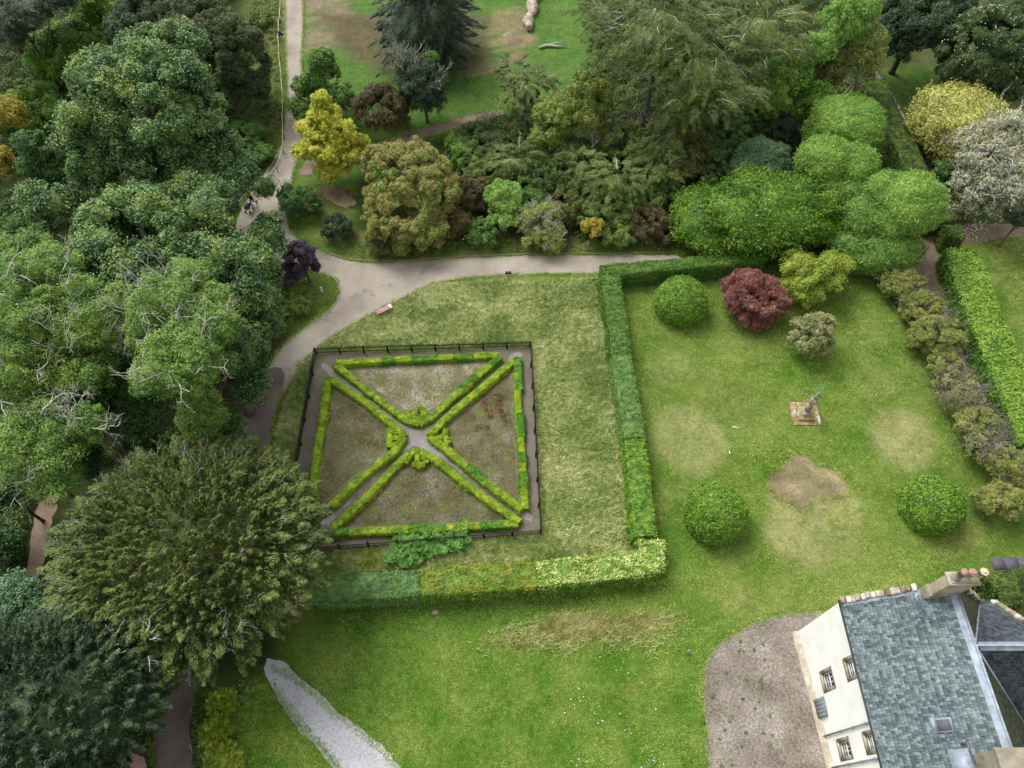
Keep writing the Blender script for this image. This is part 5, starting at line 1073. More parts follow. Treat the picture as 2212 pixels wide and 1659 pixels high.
# bench, signs, stakes
def frame_to(a, b_):
    d = unit((b_ - a) * [1, 1, 0]); return d, RD([-d[1], d[0], 0]), math.atan2(d[1], d[0])
def bench(lab, pa, pb, mats=('redwood', 'white')):
    a = G(*pa); b_ = G(*pb); d, nn, rz = frame_to(a, b_); Lb = np.linalg.norm(b_ - a); c = (a + b_) / 2
    t = thing('bench', c, lab, 'bench'); mb = MB()
    for i in range(3): mb.box(c + nn * (-.17 + i * .16) - d * .11 + [0, 0, .45], (Lb / 2 - .13, .07, .02), rz)
    mb.build('seat', M[mats[0]], t)
    mb = MB(); mb.box(c + d * (Lb / 2 - .11) + [0, 0, .46], (.12, .26, .025), rz); mb.build('end_board', M[mats[1]], t)
    mb = MB(); mb.box(c - d * .05 + [0, 0, .485], (.03, .24, .012), rz); mb.build('batten', M[mats[0]], t)
    for s_ in (-1, 1):
        for q in (-1, 1): mb = MB(); mb.box(c + d * s_ * (Lb / 2 - .25) + nn * q * .17 + [0, 0, .215], (.04, .04, .213), rz); mb.build('leg', M['wood'], t)
bench('pink-red slatted bench with a white end board on the grass edge by the path', (815, 682), (847, 667))
t = thing('bench', G(2038, 104), 'small pinkish white bench under the trees at the top right', 'bench'); c = G(2038, 104)
for i in range(3): mb = MB(); mb.box(c + [0, -.2 + i * .2, .45], (.55, .085, .025)); mb.build('slat', M['white' if i else 'redwood'], t)
for s_ in (-1, 1): mb = MB(); mb.box(c + [s_ * .42, 0, .21], (.04, .25, .21)); mb.build('leg', M['wood'], t)
def sign(lab, base, w, h, z, mat='signbrown', trim='white', rz=0, slant=.35):
    b_ = G(*base); t = thing('sign', b_, lab, 'sign'); mb = MB(); mb.box(b_ + [0, 0, z / 2], (.05, .05, z / 2)); mb.build('post', M['wood'], t)
    Mr = np.array([[1, 0, 0], [0, math.cos(slant), -math.sin(slant)], [0, math.sin(slant), math.cos(slant)]])
    for s_ in (-1, 1): mb = MB(); mb.box(b_ + [s_ * w * .52, -.02, z + .02], (w * .46, h, .02), M=Mr); mb.build('board', M[mat], t)
    mb = MB(); mb.box(b_ + [0, .0, z - .015], (w * 1.06, h * 1.12, .012), M=Mr); mb.build('backing', M[trim], t)
sign('brown two-panel information sign on a post at the path edge above the meadow', (1098, 604), .3, .16, 1.0, slant=.9)
mb = MB(); p = G(697, 634); mb.box(p + [0, 0, .4], (.07, .06, .4)); mb.box(p + [.02, 0, .84], (.11, .08, .05)); tag(mb.build('marker_post', M['white']), 'short pale marker post on the grass point at the fork of the paths', 'post')
mb = MB(); p = G(566, 724); mb.path([p, p + RD([-.25, .05, .9])], .03, 6); mb.box(p + [-.3, .05, .95], (.12, .07, .02), .5); tag(mb.build('stake', M['wood']), 'leaning stake with a small pale label on the verge below the wood', 'stake')
# fallen log and branch
t = thing('fallen_log', G(1142, 60), 'thick bleached gnarled tree trunk lying on the upper lawn', 'log'); mb = MB(); A = G(1156, -22, .4); B = G(1140, 62, .45); n = 16
pts = [A + (B - A) * i / n + [.18 * math.sin(i * .9), 0, .06 * math.sin(i * 1.7)] for i in range(n + 1)]; mb.path(pts, [.85 + .12 * math.sin(i * 1.1) - .02 * i + rng.normal() * .07 for i in range(n + 1)], 14)
mb.blob([A + [-.5, -1.6, .3], A + [-.6, -.5, .3]], [[.5, .5, .4], [.55, .5, .45]], 10, 7, .4); o = mb.build('trunk', M['log'], t)
mb = MB(); mb.path([pts[3], pts[3] + RD([-1.0, .5, .2]), pts[3] + RD([-1.5, .2, .1])], [.4, .3, .12], 8); mb.build('stub', M['log'], t)
mb = MB(); P = [G(1165, 103, .2), G(1180, 98, .25), (G(1200, 100, .2)), G(1225, 101, .15)]; mb.path(P, [.16, .2, .15, .05], 8); mb.path([P[1], G(1205, 92, .4), G(1222, 88, .3)], [.12, .09, .03], 7); tag(mb.build('fallen_branch', M['lichen']), 'pale forked branch lying on the upper lawn below the log', 'branch')
mb = MB(); p = G(941, 1324); mb.blob([p + [0, 0, .05]], [[.3, .22, .16]], 7, 5, .35); tag(mb.build('stone', M['sandstone']), 'small brown square stone in the grass below the bottom hedge', 'stone')
for px, py, a, lab in ((1588, 923, -.35, 'white plastic tube lying on the lawn left of the sundial'), (1576, 977, -1.5, 'tiny white peg in the lawn above the soil patch')):
    p = G(px, py, .05); d = RD([math.cos(a), math.sin(a), 0]); mb = MB(); L0 = .22 if px == 1588 else .1; mb.path([p - d * L0, p + d * L0], .045, 8); mb.blob([p + d * L0], [[.06, .06, .05]], 6, 4, 0); tag(mb.build('tube', M['white']), lab, 'tube')
mb = MB(); p = G(1484, 1412, 0); mb.path([p, p + RD([.05, .1, .3])], .04, 6); mb.box(p + [.08, .14, .33], (.09, .05, .03), .6); tag(mb.build('tap', M['lead']), 'small grey metal standpipe in the lawn left of the gravel yard', 'tap')
mb = MB(); mb.path([G(1748, 1574, .25), G(1760, 1610, .55), G(1776, 1680, .8)], .05, 8); tag(mb.build('drain_pipe', M['white']), 'long thin white pipe lying on the gravel along the foot of the house', 'pipe')
# stone dial column
D0 = G(1738, 896); tb = RD([[1703.6, 869.7], [1762, 868], [1772, 918.7], [1715.7, 920]]); Q4 = [G(a, b) for a, b in tb]; c = sum(Q4) / 4
t = thing('stone_column', c, 'weathered carved stone column with a small verdigris figure on stepped slabs in the lawn', 'monument')
for i, (s_, z0, z1, mt) in enumerate(((1.0, 0, .1, 'mossystone'), (.66, .1, .3, 'mossystone'), (.34, .3, .62, 'stone'))):
    mb = MB(); hw = np.linalg.norm(Q4[1] - Q4[0]) / 2 * s_; hd = np.linalg.norm(Q4[3] - Q4[0]) / 2 * s_; mb.box(c + [0, 0, (z0 + z1) / 2], (hw, hd, (z1 - z0) / 2), 0, top=.985 if i < 2 else .85)
    o = mb.build('step' if i < 2 else 'plinth', M[mt], t); bv = o.modifiers.new('bevel', 'BEVEL'); bv.width = .025; bv.segments = 2
mb = MB(); c3 = c + [0, 0, .6]; mb.box(c3 + [0, 0, .55], (.21, .21, .58), 0, top=.82); mb.path([c3 + [0, 0, 1.1], c3 + [0, 0, 1.25], c3 + [0, 0, 1.42], c3 + [0, 0, 1.7], c3 + [0, 0, 1.95]], [.17, .3, .36, .33, .2], 12)
for i in range(22): a = rng.uniform(0, 6.28); mb.blob([c3 + [math.cos(a) * .27, math.sin(a) * .27, 1.25 + rng.uniform(0, .6)]], [[.1, .1, .12]], 6, 4, .3)
o = mb.build('shaft', M['stone'], t)
mb = MB(); mb.path([c3 + [0, 0, 1.9], c3 + [0, 0, 2.3], c3 + [0, 0, 2.7], c3 + [0, 0, 3.0]], [.2, .15, .09, .06], 9); [mb.blob([c3 + [math.cos(a * 1.9) * .12, math.sin(a * 1.9) * .12, 1.95 + .12 * a]], [[.07, .07, .08]], 6, 4, .3) for a in range(8)]; mb.build('finial', M['stone'], t)
mb = MB(); p = c3 + [0, 0, 3.0]; mb.path([p, p + RD([.02, 0, .22])], [.05, .035], 6); mb.blob([p + [0, 0, .3]], [[.1, .06, .12]], 8, 6, .2); mb.blob([p + [.02, 0, .46]], [[.05, .05, .06]], 8, 6, .1)
for s_ in ((-.42, .06, .36), (-.3, .12, .5), (.14, .02, .4)): mb.path([p + [0, 0, .34], p + RD(s_)], [.045, .03], 6)
mb.add([p + [-.18, .05, .3], p + [-.45, .1, .36], p + [-.38, .12, .58], p + [-.15, .06, .46]], Q=[[0, 1, 2, 3]]); mb.build('figure', M['verdigris'], t)
# tent-like cloth canopy, bottom left
t = thing('canopy', G(292, 1650), 'curved pinkish brown canopy at the bottom edge between the dark conifer and the drive', 'canopy')
mb = MB(); a0 = G(262, 1605, .9); 
nn_ = 10; rim = [G(px, py, 1.0) for px, py in ((285, 1608), (300, 1618), (312, 1635), (318, 1655), (319, 1680), (316, 1720))]; apex = G(270, 1668, 1.9)
mb.add([apex] + rim, T=[[0, i, i + 1] for i in range(1, len(rim))], rnd=.8); mb.add([apex, rim[0], G(270, 1598, 1.0), G(235, 1605, 1.0), G(225, 1700, 1.0)], T=[[0, 1, 2], [0, 2, 3], [0, 3, 4]], rnd=.1); mb.build('cover', M['pinkstone'], t)
mb = MB(); [mb.path([q * [1, 1, 0], q], .025, 5) for q in rim]; mb.path(rim, .03, 6); mb.build('frame', M['dkmetal'], t)
# paving, steps and gate pier behind the house
for i, (x0, x1) in enumerate(((36.75, 37.7), (37.75, 38.75), (38.8, 39.9))):
    mb = MB(); mb.box(((x0 + x1) / 2, 17.35, .03), ((x1 - x0) / 2, .45, .035), .02); tag(mb.build('paving_slab', M['slab']), ('first dark paving slab from the left behind the house', 'middle dark paving slab behind the house', 'rightmost dark paving slab behind the house, at the photo edge')[i], 'slab', 'dark paving slabs behind the house')
t = thing('garden_steps', (35.5, 13.5, 0), 'dark stone steps between the house and the clipped hedge', 'steps')
for i in range(8): mb = MB(); mb.box((36 + i * .42, 13.7, .55 - i * .06), (.2, .75, .55 - i * .06)); mb.build('step', M['slatemoss'], t)
t = thing('gate_pier', (34.9, 14.6, 0), 'small stone gate pier with a ball finial at the top of the garden steps', 'pier'); mb = MB(); mb.box((35.0, 14.5, .65), (.22, .22, .65)); mb.box((34.6, 14.3, .5), (.5, .14, .5), .35); mb.build('shaft', M['stone'], t)
mb = MB(); mb.box((35.0, 14.5, 1.34), (.28, .28, .045)); mb.blob([(35.0, 14.5, 1.56)], [[.2, .2, .2]], 12, 9, .03); mb.build('finial', M['stone'], t)
T_('yellow_green_bush', 'yellow-green bush behind the slate wing at the right edge', 'bush', 'azalea', 'small', [(2205, 1312, 30, 22, 1.0)], trunk=.05)
# white gate rails in the hedge gap and kerb stones
t = thing('gate', G(1970, 540), 'dark gap gate with two pale rails below the largest dome', 'gate'); mb = MB()
for z, dx in ((.5, 0), (1.0, 0)): mb.path([G(1960, 552, z), G(1992, 550, z)], .03, 6)
mb.build('rails', M['white'], t); mb = MB(); [mb.path([G(px, 552), G(px, 552) + RD([0, 0, 1.2])], .06, 6) for px in (1960, 1992)]; mb.build('posts', M['blackwood'], t)
t = thing('stone_edging', G(1890, 160), 'line of rough stones edging the side path at the top right', 'edging'); mb = MB()
E0 = [(1893, 160), (1910, 185), (1930, 215), (1950, 255), (1958, 268)]; P = [G(*q) for q in E0]
for a, b_ in zip(P, P[1:]):
    d, nn, rz = frame_to(a, b_); L0 = np.linalg.norm(b_ - a)
    for s_ in np.arange(0, L0, .45): mb.box(a + d * s_ + [0, 0, .08], (.2 * rng.uniform(.8, 1), .14, .1 * rng.uniform(.8, 1.3)), rz + rng.normal() * .06, rnd=rng.random())
mb.build('stones', M['stone'], t)
t = thing('path_edging', G(780, 566), 'weathered timber edging along the far side of the path below the shrub border', 'edging'); mb = MB()
E0 = [(705, 547), (750, 562), (800, 567), (860, 565), (930, 560), (1000, 556), (1080, 553), (1140, 550), (1220, 549), (1300, 550), (1380, 548), (1470, 547)]; mb.path([G(*q) + RD([0, .05, .07]) for q in E0], .07, 6); mb.build('board', M['wood'], t)
#==SECTION people
# ------------------------------------------------------------------ person with pram
def skin_fig(name, pts, edges, rad, mat, root=0, parent=None, sub=1):
    me = bpy.data.meshes.new(name); me.from_pydata([tuple(map(float, p)) for p in pts], edges, []); o = bpy.data.objects.new(name, me); COL.objects.link(o)
    me.materials.append(mat); md = o.modifiers.new('skin', 'SKIN'); 
    if not me.skin_vertices: 
        bpy.context.view_layer.objects.active = o; bpy.ops.mesh.customdata_skin_add()
    for i, r in enumerate(rad):
        me.skin_vertices[0].data[i].radius = (r, r) if np.ndim(r) == 0 else r; me.skin_vertices[0].data[i].use_root = (i == root)
    s_ = o.modifiers.new('sub', 'SUBSURF'); s_.levels = sub; s_.render_levels = sub; md.use_smooth_shade = True
    if parent: o.parent = parent
    return o
PB = G(548, 442); PF = unit(RD([-.25, -1, 0])); PRr = RD([PF[1] * -1 * -1, -PF[0], 0]); PRr = unit(RD([-PF[1], PF[0], 0])) * -1
person = empty('person', tuple(PB), 'person in black with dark hair pushing a pram down the path', 'person')
def L3(f, r, z): return tuple(PF * f + PRr * r + RD([0, 0, z]))
J = dict(pel=(0, 0, .93), hipR=(0, .1, .9), kneeR=(.22, .11, .52), ankR=(.12, .11, .1), toeR=(.3, .12, .04), hipL=(0, -.1, .9), kneeL=(.02, -.12, .5), ankL=(-.42, -.16, .16), toeL=(-.28, -.16, .04),
         waist=(.02, 0, 1.1), chest=(.06, 0, 1.32), neck=(.09, 0, 1.47), head0=(.12, 0, 1.56), head1=(.13, 0, 1.66),
         shR=(.06, .18, 1.39), elR=(.1, .25, 1.12), wrR=(.36, .2, 1.05), haR=(.44, .19, 1.05), shL=(.06, -.18, 1.39), elL=(.1, -.25, 1.12), wrL=(.36, -.2, 1.05), haL=(.44, -.19, 1.05))
Rd = dict(pel=.14, hipR=.1, kneeR=.062, ankR=.045, toeR=.035, hipL=.1, kneeL=.062, ankL=.045, toeL=.035, waist=.125, chest=.15, neck=.055, head0=.085, head1=.09, shR=.07, elR=.045, wrR=.03, haR=.035, shL=.07, elL=.045, wrL=.03, haL=.035)
Ed = [('pel', 'hipR'), ('hipR', 'kneeR'), ('kneeR', 'ankR'), ('ankR', 'toeR'), ('pel', 'hipL'), ('hipL', 'kneeL'), ('kneeL', 'ankL'), ('ankL', 'toeL'), ('pel', 'waist'), ('waist', 'chest'), ('chest', 'neck'), ('neck', 'head0'), ('head0', 'head1'), ('chest', 'shR'), ('shR', 'elR'), ('elR', 'wrR'), ('wrR', 'haR'), ('chest', 'shL'), ('shL', 'elL'), ('elL', 'wrL'), ('wrL', 'haL')]
for sd_, sg in (('R', 1), ('L', -1)):           # five fingers, closed round the bar
    for i in range(5):
        n0 = 'f%s%d' % (sd_, i); off = -.03 + i * .017 if i < 4 else .045 * -sg
        if i < 4: J[n0 + 'a'] = (.49, .19 * sg + off * 1.0, 1.06); J[n0 + 'b'] = (.505 - .004 * i, .19 * sg + off, 1.03)
        else: J[n0 + 'a'] = (.45, .19 * sg - .05 * sg, 1.04); J[n0 + 'b'] = (.48, .19 * sg - .055 * sg, 1.02)
        Rd[n0 + 'a'] = .009; Rd[n0 + 'b'] = .008; Ed += [('ha' + sd_, n0 + 'a'), (n0 + 'a', n0 + 'b')]
ks = list(J); body = skin_fig('body', [L3(*J[k]) for k in ks], [(ks.index(a), ks.index(b)) for a, b in Ed], [Rd[k] for k in ks], M['skin'], 0, person, 1)
def clothes(nm, keys, ed, grow, mt):
    skin_fig(nm, [L3(*J[k]) for k in keys], [(keys.index(a), keys.index(b)) for a, b in ed], [Rd[k] + grow for k in keys], M[mt], 0, person, 1)
clothes('jacket', ['waist', 'pel', 'chest', 'shR', 'elR', 'wrR', 'shL', 'elL', 'wrL'], [('waist', 'pel'), ('waist', 'chest'), ('chest', 'shR'), ('shR', 'elR'), ('elR', 'wrR'), ('chest', 'shL'), ('shL', 'elL'), ('elL', 'wrL')], .018, 'blackcloth')
clothes('trousers', ['pel', 'hipR', 'kneeR', 'ankR', 'hipL', 'kneeL', 'ankL'], [('pel', 'hipR'), ('hipR', 'kneeR'), ('kneeR', 'ankR'), ('pel', 'hipL'), ('hipL', 'kneeL'), ('kneeL', 'ankL')], .014, 'blackcloth')
ORG[person.name] = PB * 0
mb = MB(); mb.blob([L3(.1, 0, 1.68)], [[.115, .115, .12]], 14, 10, .05); mb.blob([L3(.02, 0, 1.55), L3(-.02, 0, 1.42)], [[.1, .1, .12], [.08, .08, .12]], 10, 7, .1); mb.build('hair', M['hair'], person)
mb = MB(); f0 = RD(L3(.215, 0, 1.63)); mb.blob([RD(L3(.235, 0, 1.6))], [[.014, .014, .022]], 6, 5, 0); [mb.blob([RD(L3(.19, s_ * .045, 1.64))], [[.014, .014, .01]], 6, 4, 0) for s_ in (-1, 1)]; mb.build('face', M['skin'], person)
for s_, k in ((1, 'R'), (-1, 'L')):
    q = RD(L3(*J['ank' + k])); q2 = RD(L3(*J['toe' + k])); mb = MB(); mb.path([q - (q2 - q) * .35 - [0, 0, .04], q * .5 + q2 * .5 - [0, 0, .02], q2], [.055, .055, .04], 8); mb.build('shoe', M['blackcloth'], person)
pc = PB + PF * 1.0; pram = thing('pram', pc, 'dark blue-grey pram with black chassis pushed by the person in black', 'pram'); mb = MB()
def Q3(f, r, z): return pc + PF * f + PRr * r + RD([0, 0, z])
rzp = math.atan2(PF[1], PF[0]); Mp = np.stack([PF, PRr, [0, 0, 1]], 1)
mb.box(Q3(.05, 0, .66), (.38, .19, .13), M=Mp, top=1.12); mb.build('carrycot', M['pramcloth'], pram)
mb = MB(); mb.blob([Q3(.2, 0, .8)], [[.27, .27, .26]], 12, 8, .02); mb.build('hood', M['pramcloth'], pram)
mb = MB(); mb.box(Q3(-.12, 0, .8), (.2, .2, .02), M=Mp); mb.build('apron', M['blackcloth'], pram)
mb = MB()
for s_ in (-1, 1): mb.path([Q3(.35, s_ * .22, .14), Q3(0, s_ * .22, .5), Q3(-.35, s_ * .22, .85), Q3(-.5, s_ * .22, 1.05)], .014, 6); mb.path([Q3(-.35, s_ * .22, .14), Q3(0, s_ * .22, .5)], .014, 6)
mb.build('chassis', M['dkmetal'], pram); mb = MB(); mb.path([Q3(-.5, -.24, 1.05), Q3(-.5, .24, 1.05)], .018, 6); mb.build('handle', M['dkmetal'], pram)
for f in (.35, -.35):
    for s_ in (-1, 1): mb = MB(); mb.path([Q3(f, s_ * .25, .14), Q3(f, s_ * .285, .14)], .14, 14); mb.build('wheel', M['blackcloth'], pram)
#==SECTION stuff
# ------------------------------------------------------------------ countless small growth
def scatter(poly, n):
    P = np.array(GS(poly))[:, :2]; lo = P.min(0); hi = P.max(0); out = np.zeros((0, 2))
    while len(out) < n:
        q = rng.uniform(lo, hi, (n * 2, 2)); out = np.concatenate([out, q[inpoly(q[:, 0], q[:, 1], P)]])
    return out[:n]
def lumps(name, lab, polys, mat, r=(.3, .8), leaf=.16, lpl=60, asp=.6, hz=.6):
    mb = MB()
    for poly, n in polys:
        q = scatter(poly, n); rr = rng.uniform(*r, n); C = np.column_stack([q, rr * .35])
        D = rsph(n * lpl); D[:, 2] = np.abs(D[:, 2]); P = np.repeat(C, lpl, 0) + D * [1, 1, hz] * np.repeat(rr, lpl)[:, None] * rng.uniform(.6, 1.1, (n * lpl, 1))
        rn = np.clip(np.repeat(rng.random(n), lpl) * .5 + rng.random(n * lpl) * .5, 0, 1)
        mb.leaves(P, unit(D + [0, 0, .6] + rng.normal(size=P.shape) * .5), rng.normal(size=P.shape), leaf * rng.uniform(.7, 1.3, len(P)), leaf * asp, rn)
    return tag(mb.build(name, M[mat]), lab, 'ground cover', kind='stuff')
lumps('undergrowth', 'dense mixed green undergrowth on the woodland floor and wild border', [
    ([(-300, -60), (480, -60), (560, 100), (540, 300), (500, 470), (560, 620), (560, 700), (520, 800), (480, 980), (130, 980), (60, 1060), (-100, 1100), (-200, 600)], 2700),
    ([(0, 1000), (80, 1000), (60, 1110), (40, 1230), (0, 1260)], 90), ([(210, 700), (300, 680), (330, 980), (200, 960)], 100),
    ([(960, 305), (1050, 250), (1240, 200), (1330, -60), (1900, -60), (1880, 300), (1700, 540), (1500, 540), (1000, 500), (960, 400)], 2300)], 'undergrowth', (.35, .95), .2, 60)
lumps('verge_scrub', 'pale green scrub and weeds on the verge between the wood and the rope fence', [
    ([(560, -40), (604, -40), (600, 100), (606, 250), (595, 330), (560, 380), (500, 380), (520, 250), (595, 200), (590, 100), (540, 20)], 420)], 'scrub', (.15, .5), .14, 40)
lumps('border_weeds', 'low border plants between the shrubs and the path edging', [
    ([(690, 505), (780, 530), (1000, 520), (1250, 515), (1460, 520), (1470, 540), (1130, 545), (850, 560), (760, 552)], 420), ([(620, 560), (660, 600), (690, 640), (640, 690), (590, 720), (560, 760), (560, 700), (600, 640)], 120),
    ([(420, 1480), (450, 1480), (440, 1560), (450, 1660), (424, 1660), (414, 1570)], 90), ([(318, 1500), (338, 1500), (332, 1660), (322, 1660)], 60)], 'scrub', (.12, .38), .11, 36)
def blades(name, lab, polys, mat, h, wd, tilt=.8, flow=1.0, cat='grass', z=0):
    mb = MB()
    for poly, n in polys:
        q = scatter(poly, n) if isinstance(poly, list) else G(poly[0], poly[1])[:2] + rng.normal(size=(n, 2)) * poly[2:4]
        p = np.column_stack([q, np.full(n, z)]); a = fn(p, .3) * 1.5 + .6 + fn(p + 50, 2.4) * 1.5 + rng.normal(size=n) * 1.1 / flow
        L0 = h * rng.uniform(.5, 1.25, n); tl = tilt * rng.uniform(.4, 1.2, n); D = np.column_stack([np.cos(a) * np.sin(tl), np.sin(a) * np.sin(tl), np.cos(tl)])
        S = np.column_stack([-np.sin(a), np.cos(a), np.zeros(n)]) * (wd / 2)
        T2 = p + D * L0[:, None]; V = np.stack([p - S, p + S, T2], 1); mb.add(V, T=np.arange(3 * n).reshape(n, 3), rnd=np.repeat(rng.random(n), 3))
    return tag(mb.build(name, M[mat]), lab, cat, kind='stuff')
blades('meadow_grass', 'long pale uncut grass of the meadow strip round the parterre', [
    ([(1150, 745), (1120, 610), (1290, 600), (1325, 800), (1372, 1185), (1172, 1200), (1170, 1155)], 36000), ([(690, 748), (780, 695), (880, 645), (930, 616), (1120, 600), (1150, 745), (1146, 742)], 24000),
    ([(720, 1192), (1170, 1158), (1370, 1185), (1370, 1195), (1160, 1215), (720, 1240)], 22000), ([(592, 940), (645, 785), (676, 765), (640, 990), (615, 1100), (600, 1000)], 6000)], 'meadow', .42, .065, 1.1)
blades('dry_grass', 'tall bleached hay-coloured grass below the bottom hedge', [((1200, 1360, 1.6, .35), 900), ((1290, 1352, 1.8, .4), 1100), ((1390, 1345, 1.8, .4), 700), ((1130, 1385, 1.6, .4), 600), ((1230, 1338, .9, .2), 700), ((1300, 1380, 2.6, .5), 900)], 'hay', .6, .045, .75)
blades('lawn_grass', 'short mown grass of the lawns', [
    ([(1345, 640), (1700, 560), (1900, 600), (2190, 1200), (2120, 1240), (1810, 1300), (1520, 1380), (1520, 1659), (870, 1659), (640, 1450), (720, 1330), (1440, 1250), (1420, 1160)], 190000),
    ([(660, 130), (1340, -40), (1300, 100), (1150, 240), (960, 280), (800, 330)], 40000), ([(480, 1500), (590, 1470), (740, 1659), (500, 1659)], 14000), ([(2120, 520), (2230, 500), (2230, 900), (2200, 700)], 10000)], 'lawnblade', .10, .035, 1.1)
def along(pts, w, dens):
    P = np.array(GS(pts))[:, :2]; out = []
    for a, b_ in zip(P, P[1:]): n = int(np.linalg.norm(b_ - a) * dens) + 1; out.append(a + (b_ - a) * rng.random((n, 1)) + rng.normal(size=(n, 2)) * w)
    return np.concatenate(out)
EDG = [[(612, -60), (617, 120), (621, 200), (606, 320), (570, 420)], [(655, -60), (656, 60), (652, 120), (655, 200), (660, 300), (640, 350), (622, 425)], [(622, 495), (650, 520), (700, 546), (780, 567), (850, 566), (1000, 557), (1130, 551), (1300, 551), (1480, 549)], [(1300, 592), (1100, 593), (1000, 601), (930, 614), (880, 640), (830, 664), (780, 690), (730, 720), (690, 748)],
       [(640, 575), (700, 592), (728, 605), (733, 630), (722, 655), (700, 680), (650, 714), (610, 746), (582, 790), (556, 830), (532, 870)], [(690, 748), (650, 795), (612, 850), (596, 890), (584, 945)], [(588, 1440), (640, 1468), (680, 1500), (720, 1540), (770, 1572), (820, 1618), (880, 1680)], [(596, 1495), (620, 1540), (660, 1580), (705, 1625), (760, 1690)],
       [(1800, 1322), (1700, 1324), (1640, 1338), (1580, 1372), (1540, 1402), (1522, 1435), (1516, 1480), (1520, 1540), (1526, 1600), (1532, 1700)], [(1085, 232), (930, 270), (820, 305), (740, 325)], [(1090, 250), (960, 285), (850, 320)],
       [(1710, 975), (1745, 985), (1760, 1003), (1800, 1010), (1830, 1040), (1838, 1068), (1760, 1085), (1735, 1108), (1680, 1075), (1655, 1050), (1655, 1025), (1690, 1010), (1710, 975)],
       [(1293, 600), (1320, 760), (1360, 1000), (1375, 1180)], [(1352, 640), (1365, 760), (1395, 960), (1420, 1160)], [(690, 1310), (900, 1300), (1160, 1285), (1440, 1255)]]
q = np.concatenate([along(e_, .16, 95) for e_ in EDG]); n = len(q); p = np.column_stack([q, np.full(n, .01)]); D = unit(np.column_stack([rng.normal(size=(n, 2)), rng.uniform(.3, 1.6, n)])); mb = MB()
mb.leaves(p + D * .06, rsph(n), D, rng.uniform(.12, .3, n), .05, tri=True); tag(mb.build('edge_grass', M['lawnblade']), 'ragged grass tufts creeping over the edges of the paths and gravel', 'grass', kind='stuff')
blades('parterre_weeds', 'thin weeds and seedlings in the parterre beds', [([(745, 795), (1070, 780), (905, 900)], 5000), ([(712, 840), (690, 1090), (860, 945)], 4500), ([(1100, 800), (1118, 1085), (945, 945)], 4500), ([(728, 1140), (1095, 1125), (900, 990)], 6500)], 'oliveshrub', .14, .05, 1.0)
def flowers(name, lab, spots, mat, r, z=.08, cat='flowers'):
    mb = MB()
    for px, py, sp, n in spots:
        q = G(px, py)[:2] + rng.normal(size=(n, 2)) * sp; rr = r * rng.uniform(.6, 1.3, n)
        mb.blob(np.column_stack([q, np.full(n, z)]), np.column_stack([rr, rr, rr * .4]), 6, 3, 0)
    return tag(mb.build(name, M[mat]), lab, cat, kind='stuff')
flowers('daisies', 'scattered white daisies in the lower lawn', [(1250, 1515, .4, 12), (1290, 1550, .5, 8), (1300, 1380, 1.2, 4), (1330, 1430, .9, 4), (1400, 1645, .5, 16), (1250, 1650, .4, 8), (1340, 1590, 1.3, 8), (830, 1618, .2, 4)], 'petal', .04)
flowers('white_flowers', 'small white flowers in the shrub border by the rhododendrons', [(1010, 505, .7, 22), (1030, 525, .6, 18), (985, 490, .5, 10)], 'petal', .09, .9)
flowers('violet_flowers', 'tiny violet flowers in the bottom parterre bed', [(920, 1070, 1.6, 110), (870, 1095, 1.2, 50), (770, 950, 1.0, 26)], 'bluepetal', .035, .1)
flowers('fallen_petals', 'fallen pale petals on the side paths at the right edge', [(2100, 495, .9, 120), (2050, 440, .7, 80), (2030, 400, .6, 60), (1990, 350, .5, 30)], 'cream_petal', .06, .03)
C_ = crown_ell(2120, 110, 95, 88, 7); n = 150; D = rsph(n); D[:, 2] = np.abs(D[:, 2]); mb = MB(); mb.blob(C_[0] + D * C_[1] * 1.0, np.full(n, .06), 5, 3, 0); tag(mb.build('blossoms', M['cream_petal']), 'white blossoms dotted over the dark tree in the top right corner', 'flowers', kind='stuff')
lumps('bracken', 'rust-red bracken and dead weeds in the right parterre bed', [([(1045, 850), (1085, 850), (1095, 905), (1080, 925), (1040, 890)], 26), ([(1020, 900), (1060, 895), (1050, 940), (1020, 930)], 7), ([(860, 1000), (888, 995), (895, 1015), (870, 1018)], 6)], 'redfern', (.15, .4), .1, 30, hz=.3)
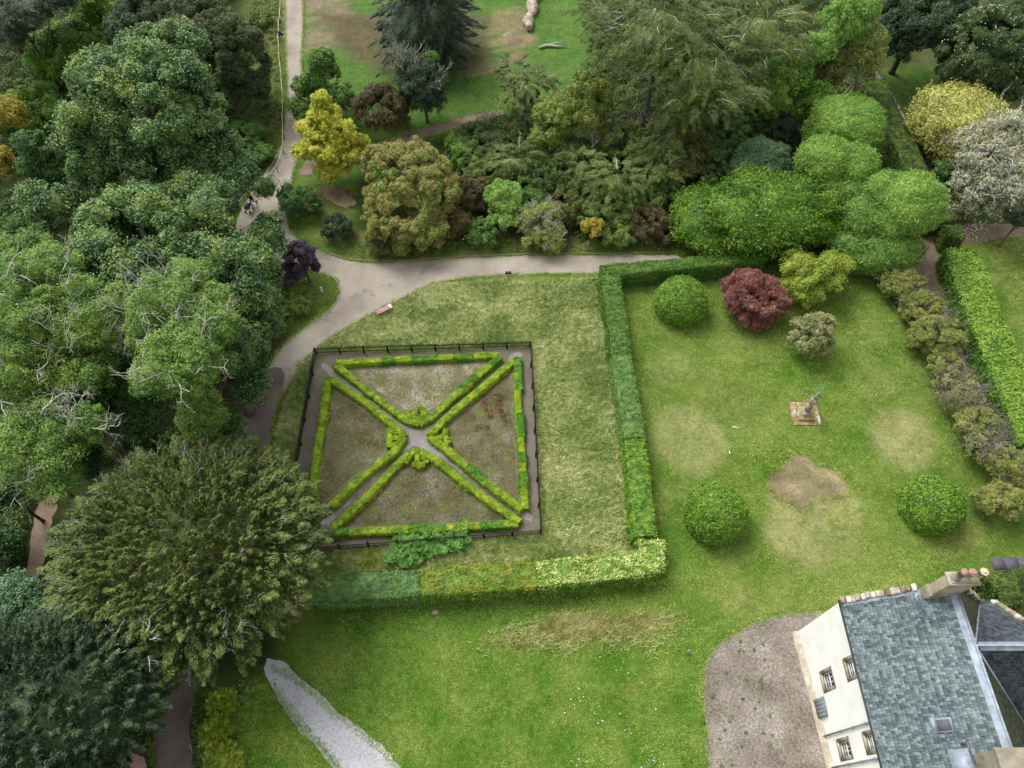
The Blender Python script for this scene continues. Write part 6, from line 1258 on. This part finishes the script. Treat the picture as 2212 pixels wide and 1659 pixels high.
lumps('yard_weeds', 'small green weeds dotted over the pink gravel yard', [([(1540, 1430), (1620, 1370), (1700, 1350), (1720, 1420), (1760, 1560), (1760, 1659), (1540, 1659), (1525, 1500)], 46)], 'hedgegreen', (.08, .2), .08, 30, hz=.4)
lumps('wall_foot_weeds', 'weeds growing on the bank at the foot of the cream wall', [([(1722, 1420), (1740, 1440), (1775, 1560), (1800, 1659), (1775, 1659), (1750, 1560)], 26)], 'scrub', (.12, .3), .1, 34, hz=1.5)
# fern clump between the fence and the bottom hedge
fz = scatter([(850, 1170), (870, 1150), (920, 1145), (960, 1152), (1000, 1140), (1012, 1165), (1005, 1195), (940, 1200), (900, 1220), (845, 1225), (840, 1200)], 75)
t = thing('fern_clump', (*fz.mean(0), 0), 'patch of tall pale green ferns between the picket fence and the bottom hedge', 'ferns'); mb = MB(); sb = MB()
for x, y in fz:
    n = 6; a = rng.uniform(0, 6.28, n); D = np.column_stack([np.cos(a) * .45, np.sin(a) * .45 + .1, np.ones(n) * .8]); B = np.repeat([[x, y, .0]], n, 0); Lf = rng.uniform(.7, 1.2, n)
    for i in range(n):
        s_ = np.repeat(np.linspace(.2, 1, 16), 2); sg = np.tile([1, -1], 16); d = unit(D[i]); sd2 = unit(np.cross(d, [0, 0, 1.])); P = B[i] + d * (s_ * Lf[i])[:, None] - [0, 0, .25] * (s_ ** 2)[:, None]
        wl_ = .3 * np.sin(np.clip(s_ * 1.0, 0, 1) * math.pi * .92) + .03; mb.leaves(P + sd2 * (sg * wl_ / 2)[:, None], np.tile(unit(np.cross(sd2, d)), (32, 1)), sd2 * sg[:, None] + d * .25, wl_, .06)
mb.build('fronds', M['fern'], t)
t = thing('grass_tussock', G(798, 1206), 'yellow-green grass tussock beside the fern patch', 'grass'); b_ = G(798, 1206); n = 500; a = rng.uniform(0, 6.28, n); D = unit(np.column_stack([np.cos(a), np.sin(a), rng.uniform(.5, 1.6, n)])); mb = MB()
P = np.repeat([b_], n, 0) + rng.normal(size=(n, 3)) * [.25, .25, 0]; mb.leaves(P + D * .3, rsph(n), D, .7, .035, tri=True); mb.build('blades', M['goldhedge'], t)
#end
